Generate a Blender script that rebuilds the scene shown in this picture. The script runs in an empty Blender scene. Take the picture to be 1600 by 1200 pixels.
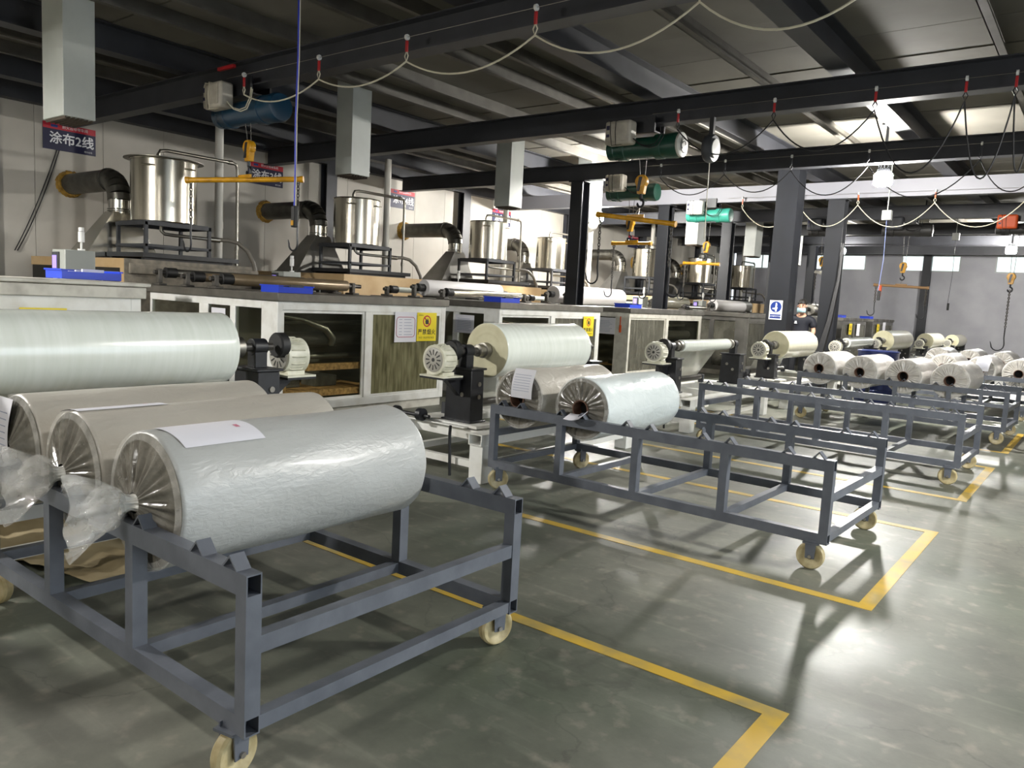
import bpy, math, random
from mathutils import Vector, Matrix
random.seed(7)
PI = math.pi
scene = bpy.context.scene
COL = scene.collection

# ------------------------------------------------------------------ camera
yaw, pitch, roll, F_PX, CAM_H = 0.65591593, 0.11165918, 0.05307409, 1205.27, 1.65
fw = Vector((-math.sin(yaw) * math.cos(pitch), math.cos(yaw) * math.cos(pitch), -math.sin(pitch)))
rt = Vector((math.cos(yaw), math.sin(yaw), 0))
up = rt.cross(fw)
r2 = math.cos(roll) * rt + math.sin(roll) * up
u2 = -math.sin(roll) * rt + math.cos(roll) * up
cam_data = bpy.data.cameras.new('camera')
cam = bpy.data.objects.new('camera', cam_data)
COL.objects.link(cam)
cam_data.sensor_width = 36.0
cam_data.lens = F_PX / 1600.0 * 36.0
cam_data.clip_start = 0.05
cam.matrix_world = Matrix(((r2.x, u2.x, -fw.x, 0), (r2.y, u2.y, -fw.y, 0), (r2.z, u2.z, -fw.z, CAM_H), (0, 0, 0, 1)))
scene.camera = cam

# ------------------------------------------------------------------ world, exposure, lamps
world = bpy.data.worlds.new('overcast_sky')
scene.world = world
world.use_nodes = True
bg = world.node_tree.nodes['Background']
bg.inputs[0].default_value = (0.82, 0.92, 1.0, 1)
bg.inputs[1].default_value = 1.3
scene.view_settings.view_transform = 'Standard'
scene.view_settings.look = 'None'
scene.view_settings.gamma = 1.0
scene.view_settings.use_curve_mapping = False
scene.view_settings.exposure = 1.7
scene.cycles.max_bounces = 5
scene.cycles.diffuse_bounces = 3
scene.cycles.glossy_bounces = 3
scene.cycles.transmission_bounces = 3
scene.cycles.transparent_max_bounces = 10
# floodlights: (x, y, z, watts-like strength of the lens, tint)
LAMPS = [(-3.40, 14.55, 4.00, 480, 'floodlight hanging below the third crane beam, brightest lamp in the hall'),
         (-8.55, 14.93, 4.38, 340, 'floodlight under the roof hidden behind the third crane beam'),
         (-2.84, 29.40, 3.98, 520, 'distant floodlight at the far right in front of the back wall'),
         (-8.10, 30.00, 3.98, 220, 'small hanging bulb lamp beside the slim grey column'),
         (-11.95, 19.15, 4.05, 540, 'floodlight under the roof behind the bagged air box'),
         (-9.40, -0.80, 4.00, 620, 'shaded floodlight behind the viewer over the machines'),
         (-2.20, -3.40, 4.00, 160, 'shaded floodlight behind the viewer over the aisle'),  # unseen lamp added to lift the ambient light
         (1.90, 6.40, 4.00, 390, 'shaded floodlight over the aisle to the right of the picture')]

# ------------------------------------------------------------------ helpers
def sr(h):
    h = h.lstrip('#')
    out = []
    for i in (0, 2, 4):
        c = int(h[i:i + 2], 16) / 255
        out.append(c / 12.92 if c <= 0.04045 else ((c + 0.055) / 1.055) ** 2.4)
    return (out[0], out[1], out[2], 1)

MATS = {}
def mat(name, col, rough=0.5, metal=0.0, col2=None, nscale=3.0, ndetail=4, bump=0.0, bscale=30.0, stretch=None,
        coat=0.0, rough2=None, emit=0.0, alpha=None, spec=0.5, aniso=0.0, contrast=(0.35, 0.65)):
    m = bpy.data.materials.new(name)
    m.use_nodes = True
    nt = m.node_tree
    p = nt.nodes['Principled BSDF']
    c1 = sr(col)
    p.inputs['Base Color'].default_value = c1
    p.inputs['Roughness'].default_value = rough
    p.inputs['Metallic'].default_value = metal
    p.inputs['Specular IOR Level'].default_value = spec
    p.inputs['Coat Weight'].default_value = coat
    p.inputs['Coat Roughness'].default_value = 0.12
    if emit:
        p.inputs['Emission Color'].default_value = c1
        p.inputs['Emission Strength'].default_value = emit
    tc = mp = None
    if col2 or bump or rough2 is not None:
        tc = nt.nodes.new('ShaderNodeTexCoord')
        mp = nt.nodes.new('ShaderNodeMapping')
        nt.links.new(tc.outputs['Object'], mp.inputs[0])
        if stretch:
            mp.inputs['Scale'].default_value = stretch
    if col2 or rough2 is not None:
        n = nt.nodes.new('ShaderNodeTexNoise')
        n.inputs['Scale'].default_value = nscale
        n.inputs['Detail'].default_value = ndetail
        nt.links.new(mp.outputs[0], n.inputs['Vector'])
        r = nt.nodes.new('ShaderNodeMapRange')
        r.inputs['From Min'].default_value, r.inputs['From Max'].default_value = contrast
        nt.links.new(n.outputs['Fac'], r.inputs['Value'])
        if col2:
            mx = nt.nodes.new('ShaderNodeMix')
            mx.data_type = 'RGBA'
            mx.inputs['A'].default_value = c1
            mx.inputs['B'].default_value = sr(col2)
            nt.links.new(r.outputs[0], mx.inputs['Factor'])
            nt.links.new(mx.outputs['Result'], p.inputs['Base Color'])
        if rough2 is not None:
            r3 = nt.nodes.new('ShaderNodeMapRange')
            r3.inputs['To Min'].default_value, r3.inputs['To Max'].default_value = rough, rough2
            nt.links.new(r.outputs[0], r3.inputs['Value'])
            nt.links.new(r3.outputs[0], p.inputs['Roughness'])
    if bump:
        n = nt.nodes.new('ShaderNodeTexNoise')
        n.inputs['Scale'].default_value = bscale
        n.inputs['Detail'].default_value = 5
        n.inputs['Distortion'].default_value = 0.6
        nt.links.new(mp.outputs[0], n.inputs['Vector'])
        b = nt.nodes.new('ShaderNodeBump')
        b.inputs['Strength'].default_value = bump
        b.inputs['Distance'].default_value = 0.02
        nt.links.new(n.outputs['Fac'], b.inputs['Height'])
        nt.links.new(b.outputs[0], p.inputs['Normal'])
    MATS[name] = m
    return m

def see_through(name, col, fac, rough=0.1, col2=None, nscale=6.0, stretch=None, bump=0.0, spread=0.25, tint='#ffffff', bscale=25):
    """thin clear or dirty sheet: transparent mixed with a glossy coloured surface"""
    m = mat(name, col, rough, col2=col2 or col, nscale=nscale, stretch=stretch, bump=bump, bscale=bscale)
    nt = m.node_tree
    p = nt.nodes['Principled BSDF']
    out = nt.nodes['Material Output']
    t = nt.nodes.new('ShaderNodeBsdfTransparent')
    t.inputs[0].default_value = sr(tint)
    mx = nt.nodes.new('ShaderNodeMixShader')
    n = nt.nodes.new('ShaderNodeTexNoise')
    n.inputs['Scale'].default_value = nscale * 1.7
    n.inputs['Detail'].default_value = 5
    mp = [x for x in nt.nodes if x.type == 'MAPPING'][0]
    nt.links.new(mp.outputs[0], n.inputs['Vector'])
    r = nt.nodes.new('ShaderNodeMapRange')
    r.inputs['From Min'].default_value, r.inputs['From Max'].default_value = 0.3, 0.7
    r.inputs['To Min'].default_value, r.inputs['To Max'].default_value = max(0, fac - spread), min(1, fac + spread)
    nt.links.new(n.outputs['Fac'], r.inputs['Value'])
    nt.links.new(r.outputs[0], mx.inputs[0])
    nt.links.new(t.outputs[0], mx.inputs[1])
    nt.links.new(p.outputs[0], mx.inputs[2])
    nt.links.new(mx.outputs[0], out.inputs['Surface'])
    return m

class MB:
    def __init__(s):
        s.v, s.f = [], []
    def add(s, vs, fs):
        o = len(s.v)
        s.v += [tuple(p) for p in vs]
        s.f += [tuple(i + o for i in q) for q in fs]
        return s
    def box(s, x0, x1, y0, y1, z0, z1):
        vs = [(x, y, z) for x in (x0, x1) for y in (y0, y1) for z in (z0, z1)]
        return s.add(vs, [(0, 1, 3, 2), (4, 6, 7, 5), (0, 4, 5, 1), (2, 3, 7, 6), (0, 2, 6, 4), (1, 5, 7, 3)])
    def cyl(s, p0, p1, r0, r1=None, n=20, caps=True):
        r1 = r0 if r1 is None else r1
        p0, p1 = Vector(p0), Vector(p1)
        a, b = frame_of(p1 - p0)
        vs = []
        for p, r in ((p0, r0), (p1, r1)):
            for k in range(n):
                t = 2 * PI * k / n
                vs.append(p + a * (r * math.cos(t)) + b * (r * math.sin(t)))
        fs = [(k, (k + 1) % n, n + (k + 1) % n, n + k) for k in range(n)]
        if caps:
            fs += [tuple(range(n - 1, -1, -1)), tuple(range(n, 2 * n))]
        return s.add(vs, fs)
    def pipe(s, p0, p1, ro, ri, n=20):
        p0, p1 = Vector(p0), Vector(p1)
        a, b = frame_of(p1 - p0)
        vs = []
        for p, r in ((p0, ro), (p1, ro), (p1, ri), (p0, ri)):
            for k in range(n):
                t = 2 * PI * k / n
                vs.append(p + a * (r * math.cos(t)) + b * (r * math.sin(t)))
        fs = []
        for j in range(4):
            j2 = (j + 1) % 4
            fs += [(j * n + k, j * n + (k + 1) % n, j2 * n + (k + 1) % n, j2 * n + k) for k in range(n)]
        return s.add(vs, fs)
    def tube(s, pts, r, n=8, caps=True):
        pts = [Vector(p) for p in pts]
        rs = r if isinstance(r, (list, tuple)) else [r] * len(pts)
        vs, a = [], None
        for i, p in enumerate(pts):
            d = (pts[min(i + 1, len(pts) - 1)] - pts[max(i - 1, 0)])
            d = d.normalized() if d.length > 1e-9 else Vector((0, 0, 1))
            if a is None:
                a, b = frame_of(d)
            else:
                a = (a - d * a.dot(d))
                a = a.normalized() if a.length > 1e-6 else frame_of(d)[0]
                b = d.cross(a)
            for k in range(n):
                t = 2 * PI * k / n
                vs.append(p + a * (rs[i] * math.cos(t)) + b * (rs[i] * math.sin(t)))
        m = len(pts)
        fs = [(i * n + k, i * n + (k + 1) % n, (i + 1) * n + (k + 1) % n, (i + 1) * n + k) for i in range(m - 1) for k in range(n)]
        if caps:
            fs += [tuple(range(n - 1, -1, -1)), tuple(range((m - 1) * n, m * n))]
        return s.add(vs, fs)
    def lathe(s, prof, o=(0, 0, 0), axis=(0, 0, 1), n=32):
        """profile of (radius, height) pairs about axis"""
        o, ax = Vector(o), Vector(axis).normalized()
        a, b = frame_of(ax)
        vs = []
        for r, h in prof:
            for k in range(n):
                t = 2 * PI * k / n
                vs.append(o + ax * h + a * (r * math.cos(t)) + b * (r * math.sin(t)))
        fs = [(i * n + k, i * n + (k + 1) % n, (i + 1) * n + (k + 1) % n, (i + 1) * n + k) for i in range(len(prof) - 1) for k in range(n)]
        if prof[0][0] > 1e-6:
            fs.append(tuple(range(n - 1, -1, -1)))
        if prof[-1][0] > 1e-6:
            fs.append(tuple(range((len(prof) - 1) * n, len(prof) * n)))
        return s.add(vs, fs)
    def prism(s, poly, axis, a0, a1):
        """2-D polygon extruded along an axis: axis x -> (y,z), y -> (x,z), z -> (x,y)"""
        def P(u, v, w):
            return {'x': (w, u, v), 'y': (u, w, v), 'z': (u, v, w)}[axis]
        n = len(poly)
        vs = [P(u, v, a0) for u, v in poly] + [P(u, v, a1) for u, v in poly]
        fs = [tuple(range(n)), tuple(range(2 * n - 1, n - 1, -1))] + [(k, n + k, n + (k + 1) % n, (k + 1) % n) for k in range(n)]
        return s.add(vs, fs)
    def hollow(s, axis, a0, a1, u0, u1, v0, v1, t=0.005):
        """rectangular tube with open ends along axis x or y; (u,v) = the two other axes"""
        def P(u, v, w):
            return {'x': (w, u, v), 'y': (u, w, v), 'z': (u, v, w)}[axis]
        vs = []
        for w in (a0, a1):
            for d in (0, t):
                vs += [P(u0 + d, v0 + d, w), P(u1 - d, v0 + d, w), P(u1 - d, v1 - d, w), P(u0 + d, v1 - d, w)]
        fs = []
        for k in range(4):
            k2 = (k + 1) % 4
            fs += [(k, k2, 8 + k2, 8 + k), (4 + k, 12 + k, 12 + k2, 4 + k2), (k, 4 + k, 4 + k2, k2), (8 + k, 8 + k2, 12 + k2, 12 + k)]
        return s.add(vs, fs)
    def chain(s, p0, p1, link=0.06, r=0.009):
        p0, p1 = Vector(p0), Vector(p1)
        d = p1 - p0
        n = max(2, int(d.length / (link * 0.72)))
        d.normalize()
        a, b = frame_of(d)
        for k in range(n):
            c = p0 + (p1 - p0) * ((k + 0.5) / n)
            w = a if k % 2 else b
            pts = []
            for j in range(9):
                t = 2 * PI * j / 8
                pts.append(c + d * (link * 0.5 * math.cos(t)) + w * (link * 0.32 * math.sin(t)))
            s.tube(pts, r, 4, caps=False)
        return s
    def build(s, name, m, parent=None, loc=None, bevel=0.0, smooth=True, kind=None, ang=38):
        me = bpy.data.meshes.new(name)
        me.from_pydata(s.v, [], s.f)
        me.validate(clean_customdata=False)
        if smooth:
            me.polygons.foreach_set('use_smooth', [True] * len(me.polygons))
            me.set_sharp_from_angle(angle=math.radians(ang))
        me.update()
        if m:
            me.materials.append(MATS[m] if isinstance(m, str) else m)
        return link(name, me, parent, loc, bevel, kind)

def link(name, me, parent=None, loc=None, bevel=0.0, kind=None):
    o = bpy.data.objects.new(name, me)
    COL.objects.link(o)
    if parent:
        o.parent = parent
    if loc:
        o.location = loc
    if bevel:
        b = o.modifiers.new('bevel', 'BEVEL')
        b.width, b.segments, b.limit_method = bevel, 2, 'ANGLE'
    if kind:
        o['kind'] = kind
    return o

def frame_of(d):
    d = Vector(d).normalized()
    ref = Vector((0, 0, 1)) if abs(d.z) < 0.9 else Vector((1, 0, 0))
    a = d.cross(ref).normalized()
    return a, d.cross(a).normalized()

def tag(o, label, cat, group=None):
    o['label'], o['category'] = label, cat
    if group:
        o['group'] = group
    return o

def thing(name, label, cat, loc=(0, 0, 0), rz=0.0, group=None):
    o = bpy.data.objects.new(name, None)
    o.empty_display_size = 0.2
    COL.objects.link(o)
    o.location = loc
    o.rotation_euler = (0, 0, rz)
    return tag(o, label, cat, group)

def copy_tree(o, parent=None):
    c = o.copy()
    COL.objects.link(c)
    if parent:
        c.parent = parent
    for ch in list(o.children):
        copy_tree(ch, c)
    return c

def struct(o):
    o['kind'] = 'structure'
    return o

FACE = {'+x': Matrix(((0, 0, 1), (1, 0, 0), (0, 1, 0))), '-y': Matrix(((1, 0, 0), (0, 0, -1), (0, 1, 0)))}
def text(body, size, m, parent, at, face='+x', offset=0.0, name='lettering', sx=1.0, align='CENTER', space=1.0):
    cu = bpy.data.curves.new(name, 'FONT')
    cu.body, cu.size, cu.align_x, cu.align_y = body, size, align, 'CENTER'
    cu.offset, cu.extrude, cu.resolution_u = 0.0, 0.0, 4
    cu.space_character = space
    t = bpy.data.objects.new(name, cu)
    COL.objects.link(t)
    dg = bpy.context.evaluated_depsgraph_get()
    me = bpy.data.meshes.new_from_object(t.evaluated_get(dg))
    bpy.data.objects.remove(t)
    bpy.data.curves.remove(cu)
    R = FACE[face]
    A = Vector(at)
    # heavier strokes: the flat letters repeated with tiny shifts
    P_ = [v.co.copy() for v in me.vertices]
    Fs = [tuple(q.vertices) for q in me.polygons]
    bpy.data.meshes.remove(me)
    mb = MB()
    for k, (du, dv) in enumerate([(0, 0)] + ([(offset, 0), (-offset, 0), (0, offset), (0, -offset)] if offset else [])):
        mb.add([tuple(R @ Vector((p.x * sx + du, p.y + dv, 0.00003 * k)) + A) for p in P_], Fs)
    return mb.build(name, m, parent, smooth=False)

def arc(c, r, t0, t1, n, plane='xz'):
    out = []
    for k in range(n + 1):
        t = t0 + (t1 - t0) * k / n
        u, v = r * math.cos(t), r * math.sin(t)
        out.append({'xz': (c[0] + u, c[1], c[2] + v), 'yz': (c[0], c[1] + u, c[2] + v), 'xy': (c[0] + u, c[1] + v, c[2])}[plane])
    return out

def sag(p0, p1, drop, n=14):
    p0, p1 = Vector(p0), Vector(p1)
    return [p0.lerp(p1, k / n) + Vector((0, 0, -drop * 4 * (k / n) * (1 - k / n))) for k in range(n + 1)]

# ------------------------------------------------------------------ materials
mat('floor_paint', '#4d5347', 0.36, col2='#6b6a60', nscale=0.55, ndetail=9, rough2=0.62, bump=0.05, bscale=14)
mat('tape_yellow', '#c2a03c', 0.5, col2='#94875a', nscale=5, ndetail=8, contrast=(0.42, 0.75))
mat('cart_steel', '#5f636b', 0.40, col2='#53575f', nscale=8, ndetail=5, bump=0.03, bscale=60)
mat('beam_steel', '#37383d', 0.5, col2='#2f3034', nscale=3)
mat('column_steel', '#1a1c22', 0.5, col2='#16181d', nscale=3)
mat('wall_panel', '#b9b4aa', 0.55, col2='#aea99f', nscale=1.2, bump=0.02, bscale=8)
mat('wall_grey', '#a4a4a9', 0.6, col2='#97979d', nscale=1.0, ndetail=7)
mat('roof_panel', '#75726a', 0.8, col2='#6a675f', nscale=0.9, spec=0.15)
mat('purlin_zinc', '#5f5c55', 0.5, 0.2, col2='#504d47', nscale=4)
mat('purlin_bright', '#a9a69d', 0.4, 0.4)
mat('white_paint', '#e3e3de', 0.42, col2='#c9c6bc', nscale=5, ndetail=7, contrast=(0.45, 0.8))
mat('dirty_white', '#c8c5ba', 0.5, col2='#9a948a', nscale=7, ndetail=8, contrast=(0.45, 0.85))
mat('box_grey', '#b9bdb8', 0.45, col2='#adb1ac', nscale=2)
mat('stainless', '#bdb8ab', 0.24, 1.0)
mat('stainless_dull', '#8e8b83', 0.35, 1.0, rough2=0.5, nscale=4)
mat('sheet_top', '#85827c', 0.3, 0.85, col2='#6c6963', nscale=3, rough2=0.5)
mat('duct_zinc', '#6f6d66', 0.38, 0.85, col2='#5a5852', nscale=5)
mat('duct_bright', '#c4c2bb', 0.2, 1.0)
mat('foam_yellow', '#b08a3a', 0.9, col2='#8a6a2a', nscale=14, bump=0.6, bscale=30)
mat('wood', '#d2a468', 0.6, col2='#94703f', nscale=4, stretch=(1, 6, 6))
mat('plywood', '#c9ad83', 0.6, col2='#b99a6d', nscale=2.5)
mat('grey_board', '#8a8274', 0.75, col2='#6d675c', nscale=9, ndetail=8)
mat('dark_frame', '#3a3c40', 0.5, col2='#2d2f33', nscale=6)
mat('black_iron', '#17181b', 0.4, col2='#222327', nscale=8)
mat('cast_grey', '#5e5a54', 0.55, 0.3, col2='#47443f', nscale=10)
mat('motor_cream', '#d8d6c4', 0.4, col2='#c4c2ae', nscale=12)
mat('cover_grey', '#85858c', 0.5)
mat('fan_grey', '#a3a096', 0.5)
mat('motor_dark', '#2c2b2a', 0.5)
mat('rubber', '#141414', 0.55)
mat('wheel_cream', '#b9ab84', 0.45, col2='#9a8b62', nscale=18, ndetail=6)
mat('wheel_hub', '#75663c', 0.5, col2='#54492c', nscale=14)
mat('bolt_steel', '#a8a49c', 0.3, 0.9)
mat('blue_plastic', '#1d3fc4', 0.4)
mat('drum_blue', '#16255c', 0.3, 0.2)
mat('hoist_blue', '#123850', 0.32, coat=0.2)
mat('hoist_green', '#0c3c2e', 0.4, coat=0.1)
mat('hoist_teal', '#3fa18e', 0.4)
mat('hoist_box', '#b3ada0', 0.5, col2='#9b9588', nscale=5)
mat('hoist_box_white', '#d2d2cc', 0.45)
mat('yellow_paint', '#d39a12', 0.38, col2='#b07d10', nscale=9, ndetail=6)
mat('rust_paint', '#8a6a45', 0.6)
mat('orange_plastic', '#d0521c', 0.5)
mat('red_plastic', '#a81f22', 0.45)
mat('cable_white', '#c9c3ae', 0.5)
mat('cable_black', '#18181a', 0.5)
mat('cable_pale', '#7f8fc4', 0.5)
mat('cable_blue', '#1f35b8', 0.4)
mat('paper_white', '#d9d8de', 0.7)
mat('paper_line', '#9aa0b4', 0.7)
mat('paper_pink', '#c0788a', 0.7)
mat('sign_navy', '#0d0e3a', 0.4)
mat('sign_red', '#b3122a', 0.4)
mat('sign_white', '#e6e6ea', 0.5)
mat('sign_yellow', '#e8d21a', 0.45)
mat('sign_black', '#1b1a12', 0.5)
mat('sign_blue', '#14327d', 0.45)
mat('film_white', '#e6eae2', 0.2, coat=0.6, col2='#dde2d8', nscale=2, stretch=(1, 12, 1))
mat('film_cream', '#d9d5c0', 0.22, coat=0.4, col2='#d0cbb4', nscale=2, stretch=(1, 12, 1))
mat('film_side', '#d8d3b4', 0.45, col2='#c9c3a0', nscale=5, ndetail=8)
mat('paper_roll', '#d6d3d2', 0.5)
mat('roll_grey_wrap', '#b0b1ae', 0.36, coat=0.04, col2='#a8a9a6', nscale=3, bump=0.24, bscale=30, stretch=(1, 0.7, 1.6))
mat('roll_tan_wrap', '#b8b3a9', 0.38, coat=0.05, col2='#ada89e', nscale=2.5, bump=0.5, bscale=14, stretch=(1, 0.6, 1))
mat('roll_white_wrap', '#cfd6d5', 0.3, coat=0.4, col2='#c4cccb', nscale=3, bump=0.5, bscale=12, stretch=(1, 0.6, 1))
mat('roll_pale_wrap', '#c9c6c1', 0.3, coat=0.4, col2='#b9b6b1', nscale=3, bump=0.6, bscale=11, stretch=(1, 0.6, 1))
mat('wrap_grey', '#77736a', 0.22, coat=0.5, col2='#545047', nscale=9, bump=0.4, bscale=18)
mat('wrap_pale', '#b9b5ae', 0.22, coat=0.5, col2='#a19d96', nscale=9, bump=0.4, bscale=18)
mat('wrap_rim', '#d3d1c9', 0.2, coat=0.5, bump=0.3, bscale=22)
mat('core_board', '#5b4030', 0.8)
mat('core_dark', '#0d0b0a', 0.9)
mat('roller_brown', '#8a7a63', 0.3, 0.4, col2='#79694f', nscale=3)
mat('roller_dark', '#45423e', 0.3, 0.3)
mat('cabinet_grey', '#9a9d97', 0.5)
mat('screen_violet', '#8a78d8', 0.3, emit=0.35)
mat('beacon_white', '#d8d8d4', 0.3)
mat('pipe_white', '#c4c1b8', 0.45)
mat('pipe_steel', '#9b978d', 0.3, 0.9)
mat('rope_dark', '#4e4c48', 0.5, 0.4)
mat('hose_grey', '#6a655c', 0.5)
mat('kraft', '#a99a78', 0.75, col2='#968664', nscale=4, bump=0.4, bscale=5)
mat('skin', '#c79a80', 0.5)
mat('hair', '#17130f', 0.6)
mat('polo_navy', '#10131f', 0.7)
mat('trousers', '#1c1d22', 0.8)
mat('mask_blue', '#a9c9cf', 0.7)
mat('eye_dark', '#120d0b', 0.3)
mat('machine_dark', '#2f2d29', 0.5, 0.3, col2='#201f1c', nscale=3)
mat('machine_steel', '#8b8984', 0.3, 0.7, col2='#75736e', nscale=2.5)
mat('interior_dark', '#7b776c', 0.7)
mat('window_frame', '#a4a6a6', 0.5)
mat('dirt_dark', '#4a4138', 0.9)
see_through('clear_wrap', '#e2e0da', 0.26, 0.05, nscale=6, bump=0.6, spread=0.14, bscale=12)
see_through('pane_clear', '#4a4c42', 0.07, 0.05, col2='#3a3b33', nscale=1.5, spread=0.04, tint='#f4f5ee')
see_through('pane_dirty', '#858160', 0.85, 0.22, col2='#5a573a', nscale=4, stretch=(1, 5, 0.6), spread=0.12, tint='#d5d6bb')
see_through('pane_grey', '#77756a', 0.62, 0.15, col2='#5f5d54', nscale=3, stretch=(1, 3, 0.6), spread=0.2, tint='#d9dbd0')
see_through('window_glass', '#8f9a96', 0.16, 0.2, nscale=1.0, spread=0.04, tint='#d6d9d4')
see_through('film_web', '#c4c4b8', 0.74, 0.15, nscale=2, spread=0.12)

def floor_nodes():
    """worn green floor paint: bare patches, fine cracks"""
    m = MATS['floor_paint']
    nt = m.node_tree
    p = nt.nodes['Principled BSDF']
    src = p.inputs['Base Color'].links[0].from_socket
    mp = [x for x in nt.nodes if x.type == 'MAPPING'][0]
    v = nt.nodes.new('ShaderNodeTexVoronoi')
    v.feature = 'DISTANCE_TO_EDGE'
    v.inputs['Scale'].default_value = 0.42
    n = nt.nodes.new('ShaderNodeTexNoise')
    n.inputs['Scale'].default_value = 1.6
    n.inputs['Detail'].default_value = 8
    add = nt.nodes.new('ShaderNodeVectorMath')
    add.operation = 'MULTIPLY_ADD'
    nt.links.new(mp.outputs[0], n.inputs['Vector'])
    nt.links.new(n.outputs['Color'], add.inputs[0])
    add.inputs[1].default_value = (1.6, 1.6, 0)
    nt.links.new(mp.outputs[0], add.inputs[2])
    nt.links.new(add.outputs[0], v.inputs['Vector'])
    r = nt.nodes.new('ShaderNodeMapRange')
    r.inputs['From Min'].default_value, r.inputs['From Max'].default_value = 0.0, 0.006
    r.inputs['To Min'].default_value, r.inputs['To Max'].default_value = 0.35, 0.0
    nt.links.new(v.outputs['Distance'], r.inputs['Value'])
    mx = nt.nodes.new('ShaderNodeMix')
    mx.data_type = 'RGBA'
    nt.links.new(r.outputs[0], mx.inputs['Factor'])
    nt.links.new(src, mx.inputs['A'])
    mx.inputs['B'].default_value = sr('#33332e')
    sp = nt.nodes.new('ShaderNodeTexNoise')
    sp.inputs['Scale'].default_value = 9
    sp.inputs['Detail'].default_value = 10
    nt.links.new(mp.outputs[0], sp.inputs['Vector'])
    r4 = nt.nodes.new('ShaderNodeMapRange')
    r4.inputs['From Min'].default_value, r4.inputs['From Max'].default_value = 0.56, 0.72
    r4.inputs['To Max'].default_value = 0.45
    nt.links.new(sp.outputs['Fac'], r4.inputs['Value'])
    mx2 = nt.nodes.new('ShaderNodeMix')
    mx2.data_type = 'RGBA'
    nt.links.new(r4.outputs[0], mx2.inputs['Factor'])
    nt.links.new(mx.outputs['Result'], mx2.inputs['A'])
    mx2.inputs['B'].default_value = sr('#8b8578')
    # broad traffic mottling and long scuffs
    big = nt.nodes.new('ShaderNodeTexNoise')
    big.inputs['Scale'].default_value = 1.3
    big.inputs['Detail'].default_value = 12
    big.inputs['Roughness'].default_value = 0.72
    nt.links.new(mp.outputs[0], big.inputs['Vector'])
    mp2 = nt.nodes.new('ShaderNodeMapping')
    mp2.inputs['Rotation'].default_value = (0, 0, 0.5)
    mp2.inputs['Scale'].default_value = (0.5, 6.0, 1)
    tc = [x for x in nt.nodes if x.type == 'TEX_COORD'][0]
    nt.links.new(tc.outputs['Object'], mp2.inputs[0])
    sc = nt.nodes.new('ShaderNodeTexNoise')
    sc.inputs['Scale'].default_value = 2.2
    sc.inputs['Detail'].default_value = 9
    nt.links.new(mp2.outputs[0], sc.inputs['Vector'])
    r5 = nt.nodes.new('ShaderNodeMapRange')
    r5.inputs['From Min'].default_value, r5.inputs['From Max'].default_value = 0.32, 0.70
    r5.inputs['To Min'].default_value, r5.inputs['To Max'].default_value = 0.68, 1.42
    nt.links.new(big.outputs['Fac'], r5.inputs['Value'])
    r6 = nt.nodes.new('ShaderNodeMapRange')
    r6.inputs['From Min'].default_value, r6.inputs['From Max'].default_value = 0.58, 0.76
    r6.inputs['To Min'].default_value, r6.inputs['To Max'].default_value = 1.0, 1.45
    nt.links.new(sc.outputs['Fac'], r6.inputs['Value'])
    mu = nt.nodes.new('ShaderNodeMath')
    mu.operation = 'MULTIPLY'
    nt.links.new(r5.outputs[0], mu.inputs[0])
    nt.links.new(r6.outputs[0], mu.inputs[1])
    vm = nt.nodes.new('ShaderNodeVectorMath')
    vm.operation = 'SCALE'
    nt.links.new(mx2.outputs['Result'], vm.inputs[0])
    nt.links.new(mu.outputs[0], vm.inputs['Scale'])
    nt.links.new(vm.outputs[0], p.inputs['Base Color'])
floor_nodes()

# ================================================================== SETTING
XW, YB, XR, YF, ZR = -15.0, 37.0, 4.5, -7.0, 4.95
struct(MB().box(XW, XR, YF, YB, -0.2, 0.0).build('floor', 'floor_paint', smooth=False))
# side wall with the line signs: upright sandwich panels
w = struct(MB().box(XW - 0.25, XW - 0.06, YF, YB, 0, ZR).build('wall_left', 'wall_grey', smooth=False))
y, k = YF, 0
pm_ = MB().box(0, 0.06, 0.004, 1.146, 0, 4.52)
pme = pm_.build('wall_panel', 'wall_panel', w, (XW - 0.06, YF, 0), smooth=False).data
for k in range(1, 38):
    link('wall_panel', pme, w, (XW - 0.06, YF + 1.15 * k, 0))
struct(MB().box(XW - 0.06, XW + 0.22, YF, YB, 4.50, ZR).build('trim_1', 'beam_steel', smooth=False))
for j, yc in enumerate((-3.0, 1.0, 4.78, 11.9, 16.7, 22.0, 27.2, 32.4)):
    mb = MB().box(0, 0.02, -0.15, 0.15, 0, 4.5).box(0.02, 0.20, -0.01, 0.01, 0, 4.5).box(0.20, 0.22, -0.15, 0.15, 0, 4.5)
    o = mb.build('wall_column', 'beam_steel', None, (XW, yc, 0), smooth=False)
    struct(o)
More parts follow.
